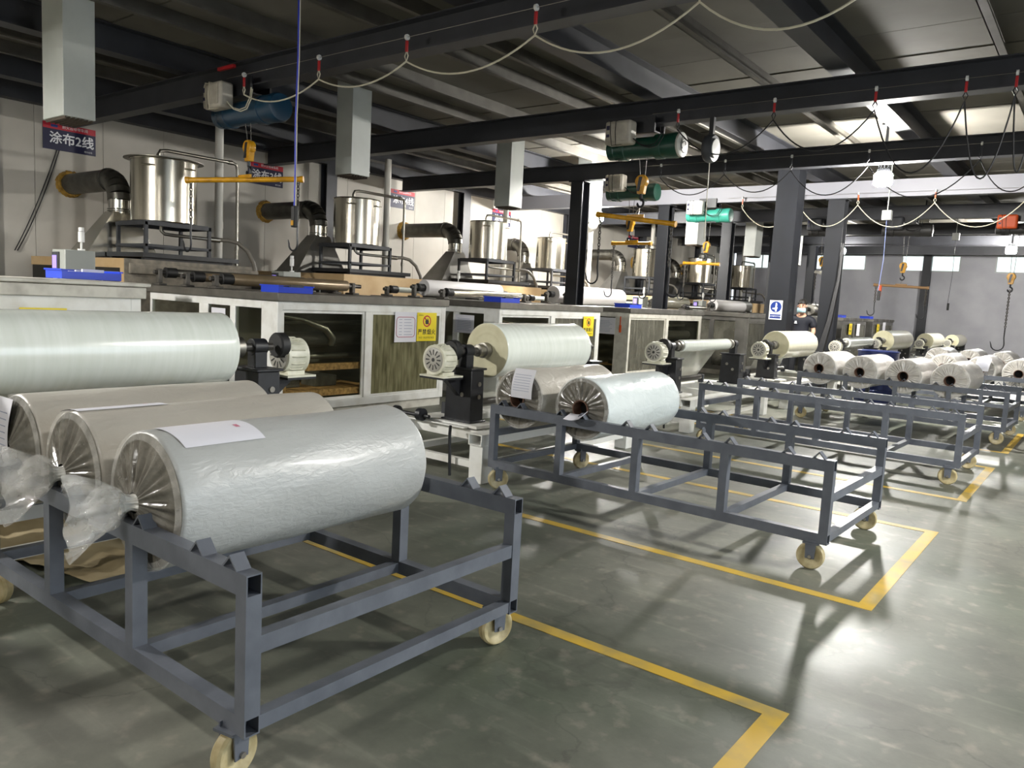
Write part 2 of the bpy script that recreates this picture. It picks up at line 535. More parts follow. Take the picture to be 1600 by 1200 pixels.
# back wall with four high windows
WIN = [(-14.6, -12.75), (-11.26, -8.98), (-7.55, -5.28), (-4.05, -1.8)]
wz0, wz1 = 3.66, 4.36
wb = MB().box(XW, XR, YB, YB + 0.2, 0, wz0).box(XW, XR, YB, YB + 0.2, wz1, ZR)
xs = [XW] + [c for a in WIN for c in a] + [XR]
for a, b in zip(xs[0::2], xs[1::2]):
    wb.box(a, b, YB, YB + 0.2, wz0, wz1)
wb = struct(wb.build('wall_back', 'wall_grey', smooth=False))
for x in (-12.3, -6.5, -0.7):
    struct(MB().box(x - 0.16, x + 0.16, YB - 0.25, YB, 0, 4.9).build('wall_column', 'column_steel', smooth=False))
struct(MB().box(XW, XR, YB - 0.35, YB, 4.45, ZR).build('trim_2', 'beam_steel', smooth=False))
for i, (a, b) in enumerate(WIN):
    fr = MB()
    t = 0.05
    fr.box(a, b, YB - 0.02, YB + 0.08, wz0, wz0 + t).box(a, b, YB - 0.02, YB + 0.08, wz1 - t, wz1)
    fr.box(a, a + t, YB - 0.02, YB + 0.08, wz0 + t, wz1 - t).box(b - t, b, YB - 0.02, YB + 0.08, wz0 + t, wz1 - t)
    mid = (a + b) / 2
    fr.box(mid - 0.02, mid + 0.02, YB - 0.01, YB + 0.06, wz0 + t, wz1 - t)
    f = struct(fr.build('window_%d' % (i + 1), 'window_frame', smooth=False))
    for c, d in ((a + t, mid - 0.02), (mid + 0.02, b - t)):
        MB().box(c, d, YB + 0.02, YB + 0.028, wz0 + t, wz1 - t).build('pane', 'window_glass', f, smooth=False)
# walls outside the picture
struct(MB().box(XR, XR + 0.2, YF, 0.2, 0, ZR).box(XR, XR + 0.2, 8.2, YB, 0, ZR).box(XR, XR + 0.2, 0.2, 8.2, 3.9, ZR).build('wall_right', 'wall_panel', smooth=False))
struct(MB().box(XR, XR + 12, YF, YB, -0.22, -0.02).build('ground', 'wall_grey', smooth=False))
struct(MB().box(XW, XR, YF - 0.2, YF, 0, ZR).build('wall_front', 'wall_panel', smooth=False))
# roof: sandwich panels on purlins, girders along the hall
cl = struct(MB().box(XW, XR, YF, YB, ZR + 0.06, ZR + 0.16).build('ceiling', 'roof_panel', smooth=False))
n = 44
pw = (YB - YF) / n
rme = MB().box(XW, XR, 0.006, pw - 0.006, 0, 0.06).build('roof_panel', 'roof_panel', cl, (0, YF, ZR), smooth=False).data
for k in range(1, n):
    link('roof_panel', rme, cl, (0, YF + pw * k, ZR - (0.012 if k % 3 == 0 else 0)))
def ibeam(mb, axis, a0, a1, c, z0, h, wd, tf=0.016, tw=0.012):
    for u0, u1, v0, v1 in ((c - wd / 2, c + wd / 2, z0, z0 + tf), (c - wd / 2, c + wd / 2, z0 + h - tf, z0 + h), (c - tw / 2, c + tw / 2, z0 + tf, z0 + h - tf)):
        if axis == 'y':
            mb.box(u0, u1, a0, a1, v0, v1)
        else:
            mb.box(a0, a1, u0, u1, v0, v1)
    return mb
for j, x in enumerate((-13.75, -10.9, -5.55, -2.95, 0.2, 3.0)):
    struct(ibeam(MB(), 'y', YF, YB, x, 4.58, 0.36, 0.26).build('roof_girder', 'beam_steel', smooth=False))
for j, x in enumerate((-13.0, -12.1, -9.55, -8.7, -7.3, -6.6, -4.2, -1.4)):
    mb = MB().box(x, x + 0.012, YF, YB, 4.74, 4.94).box(x, x + 0.09, YF, YB, 4.74, 4.75).box(x + 0.08, x + 0.09, YF, YB, 4.75, 4.77)
    struct(mb.build('purlin', 'purlin_zinc', smooth=False))
# crane beams across the hall, one per coating line
BEAM_Y = [2.0, 6.12, 10.17, 14.18, 18.2, 22.3, 26.4, 30.5, 34.5]
for j, yb in enumerate(BEAM_Y):
    o = struct(ibeam(MB(), 'x', XW + 0.2, XR, yb, 4.2, 0.34, 0.22).build('crane_beam', 'beam_steel', smooth=False))
    if j in (4,):
        MB().box(XW + 0.2, XR, yb - 0.115, yb - 0.108, 4.2, 4.56).build('web_cover', 'cover_grey', o, smooth=False)
# columns
def hcol(x, y, wx, wy, z1, m='column_steel', t=0.02):
    mb = MB().box(x - wx / 2, x + wx / 2, y - wy / 2, y - wy / 2 + t, 0, z1).box(x - wx / 2, x + wx / 2, y + wy / 2 - t, y + wy / 2, 0, z1)
    mb.box(x - t / 2, x + t / 2, y - wy / 2 + t, y + wy / 2 - t, 0, z1)
    mb.box(x - wx / 2 - 0.08, x + wx / 2 + 0.08, y - wy / 2 - 0.08, y + wy / 2 + 0.08, 0, 0.025)
    mb.box(x - wx / 2 - 0.05, x + wx / 2 + 0.05, y - wy / 2 - 0.02, y + wy / 2 + 0.02, z1 - 0.03, z1)
    return struct(mb.build('column', m, smooth=False))
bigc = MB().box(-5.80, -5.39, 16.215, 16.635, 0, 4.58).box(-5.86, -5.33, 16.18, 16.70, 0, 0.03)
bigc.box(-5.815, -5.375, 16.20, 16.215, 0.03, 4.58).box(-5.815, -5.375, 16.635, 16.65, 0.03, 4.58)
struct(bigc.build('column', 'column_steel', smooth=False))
hcol(-5.13, 18.25, 0.36, 0.30, 4.2)
for yc in (14.2, 18.25, 22.3, 26.4, 30.5):
    hcol(-9.35, yc, 0.30, 0.30, 4.2)
# floor tape
TAPE = [((-7.0, -0.88), (3.06, 3.14)), ((-0.965, -0.88), (0.0, 3.06)),
        ((-7.0, -0.90), (4.60, 4.68)), ((-0.985, -0.90), (4.68, 6.74)), ((-7.0, -0.985), (6.66, 6.74)),
        ((-0.975, -0.89), (8.10, 10.30)), ((-6.5, -0.975), (8.10, 8.18)), ((-6.5, -0.975), (10.22, 10.30)),
        ((-0.965, -0.88), (11.6, 13.9)), ((-6.5, -0.965), (11.6, 11.68))]
TL = ['near yellow floor tape running under the closest trolley', 'yellow floor tape leaving the bottom edge of the picture',
      'yellow floor tape in front of the second trolley', 'yellow floor tape beside the right end of the second trolley',
      'faint yellow floor tape behind the second trolley', 'yellow floor tape beside the right end of the third trolley',
      'yellow floor tape in front of the third trolley', 'yellow floor tape behind the third trolley',
      'yellow floor tape beside the right end of the fourth trolley', 'yellow floor tape in front of the fourth trolley']
for (xa, ya), l in zip(TAPE, TL):
    o = MB().box(xa[0], xa[1], ya[0], ya[1], 0.0, 0.0025).build('floor_tape', 'tape_yellow', smooth=False)
    tag(o, l, 'floor tape', 'yellow floor markings')

# ================================================================== LAMPS
for x, y, z, s, lab in LAMPS:
    t = thing('floodlight', lab, 'lamp', (x, y, z), group='hall lamps')
    nm = 'lamp_glow_%d' % s
    if nm not in MATS:
        mat(nm, '#fdfaf4', 0.4, emit=s)
    if 'bulb' in lab:
        MB().lathe([(0.0, -0.12), (0.06, -0.10), (0.085, -0.02), (0.07, 0.06), (0.03, 0.11)], n=16).build('bulb', nm, t)
        MB().cyl((0, 0, 0.11), (0, 0, 0.2), 0.035, n=12).cyl((0, 0, 0.2), (0, 0, ZR - z - 0.02), 0.008, n=6).build('cord', 'black_iron', t)
    else:
        # an all-round glowing drum lens between two finned caps, hung from a bracket
        MB().lathe([(0.115, -0.11), (0.15, -0.08), (0.15, 0.08), (0.115, 0.11)], n=20).build('lens', nm, t)
        h = MB().cyl((0, 0, 0.11), (0, 0, 0.17), 0.12, 0.10, n=20)
        for k in range(10):
            a = 2 * PI * k / 10
            h.box(-0.005 + 0.09 * math.cos(a), 0.005 + 0.09 * math.cos(a), -0.005 + 0.09 * math.sin(a), 0.005 + 0.09 * math.sin(a), 0.17, 0.22)
        h.build('housing', 'dark_frame', t)
        if 'shaded' in lab:
            MB().lathe([(0.13, 0.15), (0.30, 0.0), (0.42, -0.06), (0.425, -0.06), (0.305, 0.01), (0.135, 0.16)], n=24).build('shade', 'dark_frame', t)  # cone added on the out-of-view lamps so the roof above stays dark
        MB().box(-0.02, 0.02, -0.02, 0.02, 0.22, ZR - z - 0.02).box(-0.09, 0.09, -0.05, 0.05, ZR - z - 0.04, ZR - z - 0.016).build('bracket', 'dark_frame', t)

# ================================================================== COATING LINES BY THE WALL
ORD = ['first', 'second', 'third', 'fourth', 'fifth', 'sixth', 'seventh']
DY = [0.0, 4.05, 8.25, 12.45, 16.45, 20.6, 24.8]
TANKX = [-12.4, -12.4, -12.4, -13.45, -12.4, -12.4, -12.4]
def nth(i):
    return ORD[i] + ' from the left'
ROW = 'along the side wall'
for i, d in enumerate(DY):
    far = i >= 3
    g = nth(i)
    # ---- oven body: plywood clad box against the wall
    y0 = 5.46 + d
    t = thing('drying_oven', 'plywood clad drying oven %s %s' % (g, ROW), 'oven', (-11.4, y0, 0), group='ovens of the coating lines')
    MB().box(-3.3, -0.02, 0.02, 2.08, 0, 1.80).build('body', 'machine_dark', t, smooth=False)
    MB().box(-0.02, 0, 0, 2.1, 1.0, 1.92).build('front_board', 'grey_board' if i == 0 else 'plywood', t, smooth=False)
    MB().box(-3.3, -0.02, 0.0, 0.02, 1.78, 1.92).box(-0.14, -0.02, 0.0, 0.02, 0.9, 1.78).build('side_board', 'plywood', t, smooth=False)
    MB().box(-3.3, -0.02, 0.02, 2.08, 1.80, 1.90).build('top_board', 'plywood', t, smooth=False)
    if i == 0:
        MB().box(0, 0.05, 0.05, 2.2, 1.70, 1.86).build('stone_trim', 'grey_board', t, bevel=0.02)
    fr = MB()
    for xx in (-1.2, -0.7):
        fr.box(xx, xx + 0.03, -0.01, 0.0, 0.9, 1.72)
    fr.box(-1.2, -0.17, -0.01, 0.0, 1.66, 1.72)
    fr.build('side_frame', 'cabinet_grey', t, smooth=False)
    # ---- tank stand
    tx, ty = TANKX[i], 6.58 + d
    t = thing('tank_stand', 'dark angle iron stand under the stainless tank %s %s' % (g, ROW), 'stand', (tx, ty, 1.92), group='tank stands')
    for sx in (-0.47, 0.42):
        for sy in (-0.55, 0.51):
            MB().box(sx, sx + 0.05, sy, sy + 0.05, 0.12, 0.60).build('post', 'dark_frame', t, smooth=False)
    mb = MB()
    for z0 in (0.55, 0.22):
        h = 0.06 if z0 > 0.5 else 0.04
        mb.box(-0.47, 0.47, -0.56, -0.51, z0, z0 + h).box(-0.47, 0.47, 0.51, 0.56, z0, z0 + h)
        mb.box(-0.475, -0.42, -0.51, 0.51, z0, z0 + h).box(0.42, 0.475, -0.51, 0.51, z0, z0 + h)
    mb.build('rail', 'dark_frame', t, smooth=False)
    MB().box(-0.44, 0.44, -0.52, 0.52, 0.61, 0.625).build('deck', 'dark_frame', t, smooth=False)
    MB().box(-0.56, 0.62, -0.66, 0.98, 0.05, 0.12).box(-0.6, -0.5, -0.6, 0.9, 0, 0.05).box(0.45, 0.55, -0.6, 0.9, 0, 0.05).build('base', 'black_iron', t, smooth=False)
    # outlet pipe and valve under the deck
    mb = MB().tube([(0.1, -0.1, 0.61), (0.1, -0.1, 0.50), (0.12, -0.05, 0.45), (0.2, 0.05, 0.44), (0.44, 0.62, 0.42)], 0.028, 10)
    mb.cyl((0.40, 0.52, 0.422), (0.47, 0.72, 0.418), 0.042, n=12).build('outlet_pipe', 'pipe_steel', t)
    pts = [(0.44, 0.62, 0.42), (0.5, 0.85, 0.43), (0.55, 1.0, 0.40), (0.6, 1.15, 0.28), (0.64, 1.25, 0.08), (0.66, 1.28, -0.1)]
    MB().tube(pts, 0.034, 10).build('hose', 'hose_grey', t)
    # ---- tank
    t = thing('stainless_tank', 'tall stainless steel mixing tank with side handles, %s %s' % (g, ROW), 'tank', (tx, ty, 2.545), group='stainless mixing tanks')
    R = 0.50 if i == 0 else 0.46
    if far:
        R = 0.44
    Hh = 0.98 if i == 0 else 0.90
    MB().lathe([(R - 0.01, 0), (R, 0.012), (R, Hh), (R - 0.008, Hh), (R - 0.008, 0.03), (0.0, 0.03)], n=48).build('vessel', 'stainless', t)
    ro = MB()
    ring = [(R * 1.0 * math.cos(2 * PI * k / 40), R * math.sin(2 * PI * k / 40), Hh) for k in range(41)]
    ro.tube(ring, 0.014, 8, caps=False).build('rim', 'stainless', t)
    if i == 0:
        # lid with an oval overhang
        MB().lathe([(0.0, Hh + 0.05), (R * 0.9, Hh + 0.04), (R + 0.10, Hh + 0.015), (R + 0.10, Hh + 0.005), (0, Hh + 0.015)], n=40).build('lid', 'stainless_dull', t)
    for a in (-0.95, 0.35, 2.2):
        c, s_ = math.cos(a), math.sin(a)
        pts = [(R * c - 0.09 * s_, R * s_ + 0.09 * c, Hh - 0.12), ((R + 0.05) * c - 0.08 * s_, (R + 0.05) * s_ + 0.08 * c, Hh - 0.12),
               ((R + 0.05) * c + 0.08 * s_, (R + 0.05) * s_ - 0.08 * c, Hh - 0.12), (R * c + 0.09 * s_, R * s_ - 0.09 * c, Hh - 0.12)]
        MB().tube(pts, 0.011, 6).build('handle', 'stainless', t)
    # ---- exhaust duct from the wall down into the hood
    dx, dyc = (-13.15, 6.22 + d)
    if i == 3:
        dx = -14.2
    t = thing('exhaust_duct', 'ribbed zinc exhaust duct with elbow and hood %s %s' % (g, ROW), 'duct', (dx, dyc, 1.9), group='exhaust ducts')
    zc = 1.34
    L = dx - XW
    mb = MB()
    for k in range(int((L - 0.35) / 0.05)):
        x0 = -L + 0.02 + 0.05 * k
        mb.lathe([(0.175, 0), (0.18, 0.012), (0.18, 0.04), (0.175, 0.05)], (x0, 0, zc), (1, 0, 0), 20)
    mb.build('straight_duct', 'duct_zinc', t)
    pts = [Vector(p) for p in arc((-0.34, 0, zc - 0.34), 0.34, PI / 2, 0, 6)]
    for k in range(6):
        a = pts[k]
        b = pts[k + 1]
        MB().cyl(a - (b - a) * 0.06, b + (b - a) * 0.06, 0.182, n=20).build('elbow_segment', 'duct_zinc', t)
    MB().cyl((-0.37, 0, zc), (-0.33, 0, zc), 0.20, n=20).build('joint_band', 'duct_zinc', t)
    MB().cyl((0, 0, zc - 0.34), (0, 0, zc - 0.56), 0.172, n=20).build('collar', 'duct_bright', t)
    mb = MB()
    for zz in (0.50, 0.53):
        mb.lathe([(0.17, 0), (0.19, 0.008), (0.17, 0.016)], (0, 0, zc - zz), (0, 0, 1), 20)
    mb.build('clamp', 'duct_zinc', t)
    hd = MB()
    hd.add([(-0.55, -0.62, 0.05), (0.16, -0.62, 0.05), (0.16, 0.62, 0.05), (-0.55, 0.62, 0.05),
            (-0.15, -0.17, zc - 0.54), (0.15, -0.17, zc - 0.54), (0.15, 0.17, zc - 0.54), (-0.15, 0.17, zc - 0.54)],
           [(0, 1, 5, 4), (1, 2, 6, 5), (2, 3, 7, 6), (3, 0, 4, 7), (4, 5, 6, 7), (3, 2, 1, 0)])
    hd.box(-0.57, 0.17, -0.64, 0.64, 0.0, 0.05)
    hd.build('hood', 'machine_steel' if i else 'duct_bright', t, smooth=False)
    fl = MB()
    for k in range(22):
        a = 2 * PI * k / 22
        rr = 0.205 + 0.02 * random.random()
        fl.add([(-L + 0.0, (rr + s0) * math.cos(a + e) , zc + (rr + s0) * math.sin(a + e)) for s0, e in ((-0.04, -0.16), (0.02, -0.16), (0.03, 0.16), (-0.04, 0.16))]
               + [(-L + 0.07 + 0.03 * random.random(), (rr + s0) * math.cos(a + e), zc + (rr + s0) * math.sin(a + e)) for s0, e in ((-0.04, -0.16), (0.0, -0.16), (0.0, 0.16), (-0.04, 0.16))],
               [(0, 1, 2, 3), (7, 6, 5, 4), (0, 4, 5, 1), (1, 5, 6, 2), (2, 6, 7, 3), (3, 7, 4, 0)])
    fl.build('foam_seal', 'foam_yellow', t)
    # ---- white vertical pipe
    py = 7.86 + d
    o = MB().cyl((0, 0, 0), (0, 0, 4.5), 0.072, n=16).cyl((0, 0, 2.6), (0, 0, 2.72), 0.082, n=16).cyl((0, 0, 0), (0, 0, 0.03), 0.12, n=16).build('vent_pipe', 'pipe_white', None, (-12.9, py, 0))
    tag(o, 'white plastic upright pipe behind the stainless tank %s' % g, 'pipe', 'white upright pipes')
    # ---- thin steel feed pipe from tank top
    zt = 2.545 + (0.98 if i == 0 else 0.90)
    pts = [(tx, ty - 0.1, zt - 0.02), (tx, ty - 0.1, zt + 0.10), (tx, ty - 0.06, zt + 0.17), (tx, ty + 0.05, zt + 0.19), (tx, ty + 1.22, zt + 0.19),
           (tx, ty + 1.30, zt + 0.17), (tx, ty + 1.33, zt + 0.08), (tx, ty + 1.33, 0)]
    mb = MB().tube(pts, 0.028, 10)
    mb.cyl((tx, ty + 1.15, zt + 0.19), (tx, ty + 1.22, zt + 0.19), 0.038, n=12).cyl((tx, ty + 1.33, 2.2), (tx, ty + 1.33, 2.28), 0.038, n=12)
    o = mb.build('feed_pipe', 'pipe_steel')
    tag(o, 'thin steel pipe bending over the stainless tank %s' % g, 'pipe', 'steel feed pipes')
    # ---- small control cabinet with beacon
    cx, cy, cz, ch = (-9.75, 4.05, 0.0, 1.93) if i == 0 else (-11.05, 3.92 + d, 0.0, 1.88)
    t = thing('control_cabinet', 'grey control cabinet with a white signal lamp %s behind the enclosures' % g, 'cabinet', (cx, cy, cz), group='control cabinets')
    MB().box(-0.22, 0.12, -0.12, 0.22, 0, ch).build('case', 'cabinet_grey', t, bevel=0.008)
    MB().box(-0.20, -0.02, -0.135, -0.12, ch - 0.26, ch - 0.03).build('screen_bezel', 'dark_frame', t, bevel=0.004)
    MB().box(-0.18, -0.07, -0.138, -0.134, ch - 0.22, ch - 0.07).build('screen', 'screen_violet', t, smooth=False)
    MB().box(-0.045, -0.025, -0.14, -0.12, ch - 0.42, ch - 0.31).build('door_handle', 'dark_frame', t, smooth=False)
    MB().cyl((0.03, 0.1, ch), (0.03, 0.1, ch + 0.1), 0.012, n=8).cyl((0.03, 0.1, ch), (0.03, 0.1, ch + 0.02), 0.04, n=12).build('lamp_stem', 'beacon_white', t)
    MB().cyl((0.03, 0.1, ch + 0.1), (0.03, 0.1, ch + 0.22), 0.035, n=12).cyl((0.03, 0.1, ch + 0.225), (0.03, 0.1, ch + 0.27), 0.03, n=12).build('signal_lamp', 'beacon_white', t)
    # ---- line sign on the wall
    if i < 6:
        sy0 = 5.78 + (0.0, 4.03, 8.15, 12.3, 16.4, 20.5)[i]
        t = thing('line_sign', 'navy and red wall sign of coating line %d, %s' % (i + 2, g), 'sign', (XW + 0.005, sy0, 3.80), group='line signs')
        MB().box(0, 0.012, 0, 0.88, 0, 0.46).build('board', 'sign_navy', t, smooth=False)
        MB().box(0.012, 0.014, 0, 0.88, 0.355, 0.46).build('header_band', 'sign_red', t, smooth=False)
        text('涂布%d线' % (i + 2), 0.215, 'sign_white', t, (0.015, 0.475, 0.195), offset=0.0045, name='line_number')
        text('耐火云母带车间', 0.062, 'sign_white', t, (0.016, 0.53, 0.408), name='header_lettering')
        text('细乐云母', 0.035, 'sign_white', t, (0.014, 0.75, 0.045), name='footer_lettering')
        MB().box(0.014, 0.016, 0.13, 0.24, 0.385, 0.43).box(0.016, 0.017, 0.15, 0.22, 0.395, 0.402).build('logo_plate', 'sign_blue', t, smooth=False)
    # ---- white box hanging from the roof
    bx = [(3.92, 4.27), (8.09, 8.47), (12.07, 12.48), (15.0, 15.5), (20.75, 21.3), (25.2, 25.8), (29.5, 30.0)][i]
    t = thing('hanging_duct_box', 'white sheet metal air box hanging from the roof, %s' % g, 'air duct', (-9.6, bx[0], 3.40), group='hanging air boxes')
    W_ = bx[1] - bx[0]
    dep = 0.55 if i == 0 else 0.38
    MB().box(-dep, 0, 0, W_, 0.03, ZR - 3.40).build('casing', 'box_grey', t, bevel=0.006)
    gr = MB()
    for k in range(7):
        yy = 0.03 + (W_ - 0.06) * k / 6
        gr.box(-dep + 0.02, -0.02, yy - 0.006, yy + 0.006, 0.0, 0.028)
    gr.build('grille', 'dirt_dark', t, smooth=False)
    if i == 3:
        mb = MB().lathe([(0.02, -0.22), (0.12, -0.19), (0.22, -0.10), (0.27, 0.05), (0.27, 0.12)], (-dep / 2, W_ / 2, 0.03), (0, 0, 1), 14)
        mb.build('dirty_bag', 'dirty_white', t)

# ================================================================== ENCLOSURES
def sign_no_burning(at, label, face_y=True, s=1.0):
    t = thing('warning_sign', label, 'sign', at, group='yellow fire warning signs')
    w_, h_ = 0.36 * s, 0.37 * s
    MB().box(0, 0.003, 0, w_, 0, h_).build('board', 'sign_yellow', t, smooth=False)
    text('严禁烟火', 0.078 * s, 'sign_black', t, (0.0045, w_ / 2, 0.115 * s), offset=0.0016, space=1.12)
    text('NO BURNING', 0.036 * s, 'sign_black', t, (0.0045, w_ / 2, 0.045 * s), name='small_lettering', space=1.35)
    text('WARNING', 0.018 * s, 'sign_black', t, (0.0045, 0.07 * s, 0.335 * s), name='tiny_lettering')
    ring = MB()
    c = (0.004, w_ / 2, 0.26 * s)
    for k in range(24):
        a, b = 2 * PI * k / 24, 2 * PI * (k + 1) / 24
        pr_ = lambda r, q: (c[0], c[1] + r * s * math.cos(q), c[2] + r * s * math.sin(q))
        ring.add([pr_(0.058, a), pr_(0.075, a), pr_(0.075, b), pr_(0.058, b)], [(0, 1, 2, 3)])
    q = 0.7071
    ring.add([(c[0], c[1] + (-0.06 * q - 0.006) * s, c[2] + (0.06 * q - 0.006) * s), (c[0], c[1] + (-0.06 * q + 0.006) * s, c[2] + (0.06 * q + 0.006) * s),
              (c[0], c[1] + (0.06 * q + 0.006) * s, c[2] + (-0.06 * q + 0.006) * s), (c[0], c[1] + (0.06 * q - 0.006) * s, c[2] + (-0.06 * q - 0.006) * s)], [(0, 3, 2, 1)])
    ring.build('prohibition_ring', 'sign_red', t, smooth=False)
    fl = MB().add([(0.0042, c[1] + u * s, c[2] + v * s) for u, v in ((-0.025, -0.04), (0.025, -0.04), (0.035, -0.005), (0.012, 0.045), (0.004, 0.012), (-0.012, 0.03), (-0.032, -0.002))], [(0, 1, 2, 3, 4, 5, 6)])
    fl.build('flame_mark', 'sign_black', t, smooth=False)
    return t

def paper_sheet(at, w_, h_, label, framed=False, lines=6):
    t = thing('notice_sheet', label, 'notice', at, group='paper notices on the glass')
    MB().box(0, 0.002, 0, w_, 0, h_).build('sheet', 'paper_white', t, smooth=False)
    ln = MB()
    for k in range(lines):
        z_ = h_ * (0.25 + 0.5 * k / max(1, lines - 1))
        ln.box(0.002, 0.003, w_ * 0.42, w_ * (0.72 + 0.1 * random.random()), z_ - 0.004, z_ + 0.004)
        ln.box(0.002, 0.003, w_ * 0.2, w_ * 0.33, z_ - 0.004, z_ + 0.004)
    ln.build('printed_lines', 'paper_line', t, smooth=False)
    if framed:
        fr = []
        a0, a1, b0, b1, rr = w_ * 0.08, w_ * 0.92, h_ * 0.17, h_ * 0.83, 0.05
        for cx, cz, t0 in ((a1 - rr, b1 - rr, 0), (a0 + rr, b1 - rr, PI / 2), (a0 + rr, b0 + rr, PI), (a1 - rr, b0 + rr, 1.5 * PI)):
            fr += arc((0.003, cx, cz), rr, t0, t0 + PI / 2, 5, 'yz')
        fr.append(fr[0])
        MB().tube(fr, 0.005, 4, caps=False).build('printed_frame', 'paper_pink', t)
    return t

def paper_side(at, w_, h_, label):
    t = thing('notice_sheet', label, 'notice', at, group='paper notices on the glass')
    MB().box(0, w_, -0.002, 0, 0, h_).build('sheet', 'paper_white', t, smooth=False)
    ln = MB()
    for k in range(8):
        z_ = h_ * (0.15 + 0.09 * k)
        ln.box(w_ * 0.12, w_ * (0.7 + 0.2 * random.random()), -0.003, -0.002, z_, z_ + 0.008)
    ln.build('printed_lines', 'paper_line', t, smooth=False)
    return t

def enclosure(Xf, Y0, Y1, label, D=3.0, white='white_paint', panes=('pane_clear', 'pane_dirty'), z0=0.12, zp0=0.22, zp1=1.36, z1=1.46, inner=True, steel=False, lip=0.10, top='sheet_top'):
    t = thing('machine_enclosure', label, 'enclosure', (Xf, Y0, 0), group='glazed machine enclosures')
    W = Y1 - Y0
    pl = MB().box(-D, -0.03, 0.02, W - 0.02, 0, z0)
    pl.build('plinth', 'dirty_white', t, smooth=False)
    mid = W * 0.485
    def bar(*a, nm='frame_bar'):
        return MB().box(*a).build(nm, white, t, bevel=0.004)
    # front frame
    bar(-0.06, 0, 0, 0.07, z0, z1, nm='post')
    bar(-0.06, 0, W - 0.09, W, z0, z1, nm='post')
    bar(-0.055, 0.0, 0.07, W - 0.09, z0, zp0, nm='sill')
    bar(-0.055, 0.0, 0.07, W - 0.09, zp1, z1, nm='header')
    bar(-0.045, 0.005, mid - 0.05, mid + 0.05, zp0, zp1, nm='meeting_stile')
    for a, b, off in ((0.07, mid - 0.05, -0.03), (mid + 0.05, W - 0.09, -0.012)):
        mb = MB()
        e = 0.035
        mb.box(off - 0.012, off + 0.008, a, b, zp0, zp0 + e).box(off - 0.012, off + 0.008, a, b, zp1 - e, zp1)
        mb.box(off - 0.012, off + 0.008, a, a + e, zp0 + e, zp1 - e).box(off - 0.012, off + 0.008, b - e, b, zp0 + e, zp1 - e)
        s = mb.build('sash', white, t, smooth=False)
        MB().box(off - 0.006, off - 0.001, a + e, b - e, zp0 + e, zp1 - e).build('pane', panes[0] if off < -0.02 else panes[1], s, smooth=False)
    # side towards the viewer
    bar(-0.33, -0.06, 0, 0.05, z0, z1, nm='corner_post')
    cuts = [-0.33, -0.88, -1.0, -1.5, -1.72, -2.95]
    bar(-D, -0.33, 0, 0.05, zp1, z1, nm='header')
    bar(-D, -0.33, 0, 0.05, z0, zp0, nm='sill')
    for a, b in ((-1.0, -0.88), (-1.72, -1.5), (-D, -2.95)):
        bar(a, b, 0.0, 0.05, zp0, zp1, nm='mullion')
    for a, b in ((-0.88, -0.33), (-1.5, -1.0), (-2.95, -1.72)):
        MB().box(a, b, 0.02, 0.026, zp0, zp1).build('pane', 'pane_grey' if steel else 'pane_clear', t, smooth=False)
    # far side and rear closed
    MB().box(-D, -0.06, W - 0.04, W, z0, z1).build('far_side', 'machine_dark', t, smooth=False)
    # top sheet
    tp = MB().box(-D - 0.05, 0.04, -0.03, W + 0.03, z1, z1 + lip)
    tp.build('top_sheet', top, t, bevel=0.006)
    if inner:
        MB().box(-1.0, -0.95, 0.08, W - 0.06, z0, z1 - 0.02).build('back_panel', 'interior_dark', t, smooth=False)
        for zc, xx, rr, m in ((0.98, -0.32, 0.10, 'roller_dark'), (1.20, -0.40, 0.03, 'pipe_steel'), (0.76, -0.34, 0.04, 'stainless_dull')):
            MB().cyl((xx, 0.12, zc), (xx, W - 0.1, zc), rr, n=24).build('roller', m, t)
        MB().tube([(-0.24, 0.1, 1.30), (-0.20, 0.5, 1.24), (-0.18, 0.85, 1.12), (-0.20, 0.98, 1.0), (-0.24, 0.98, 0.92)], [0.02, 0.03, 0.045, 0.05, 0.05], 10).build('air_hose', 'stainless_dull', t)
        MB().box(-0.16, -0.08, 0.09, 0.19, z0, 0.82).build('wood_post', 'wood', t, smooth=False)
        for zz in (0.27, 0.60):
            MB().box(-0.16, -0.08, 0.19, mid + 0.25, zz, zz + 0.085).build('wood_rail', 'wood', t, smooth=False)
        MB().box(-0.9, -0.16, 0.16, mid + 0.2, 0.34, 0.36).build('wood_shelf', 'wood', t, smooth=False)
        mb = MB().box(-0.6, -0.3, 0.8, 1.15, 0.36, 0.5).box(-0.65, -0.35, 0.35, 0.6, 0.36, 0.46)
        mb.build('stored_parts', 'cast_grey', t, bevel=0.01)
    return t

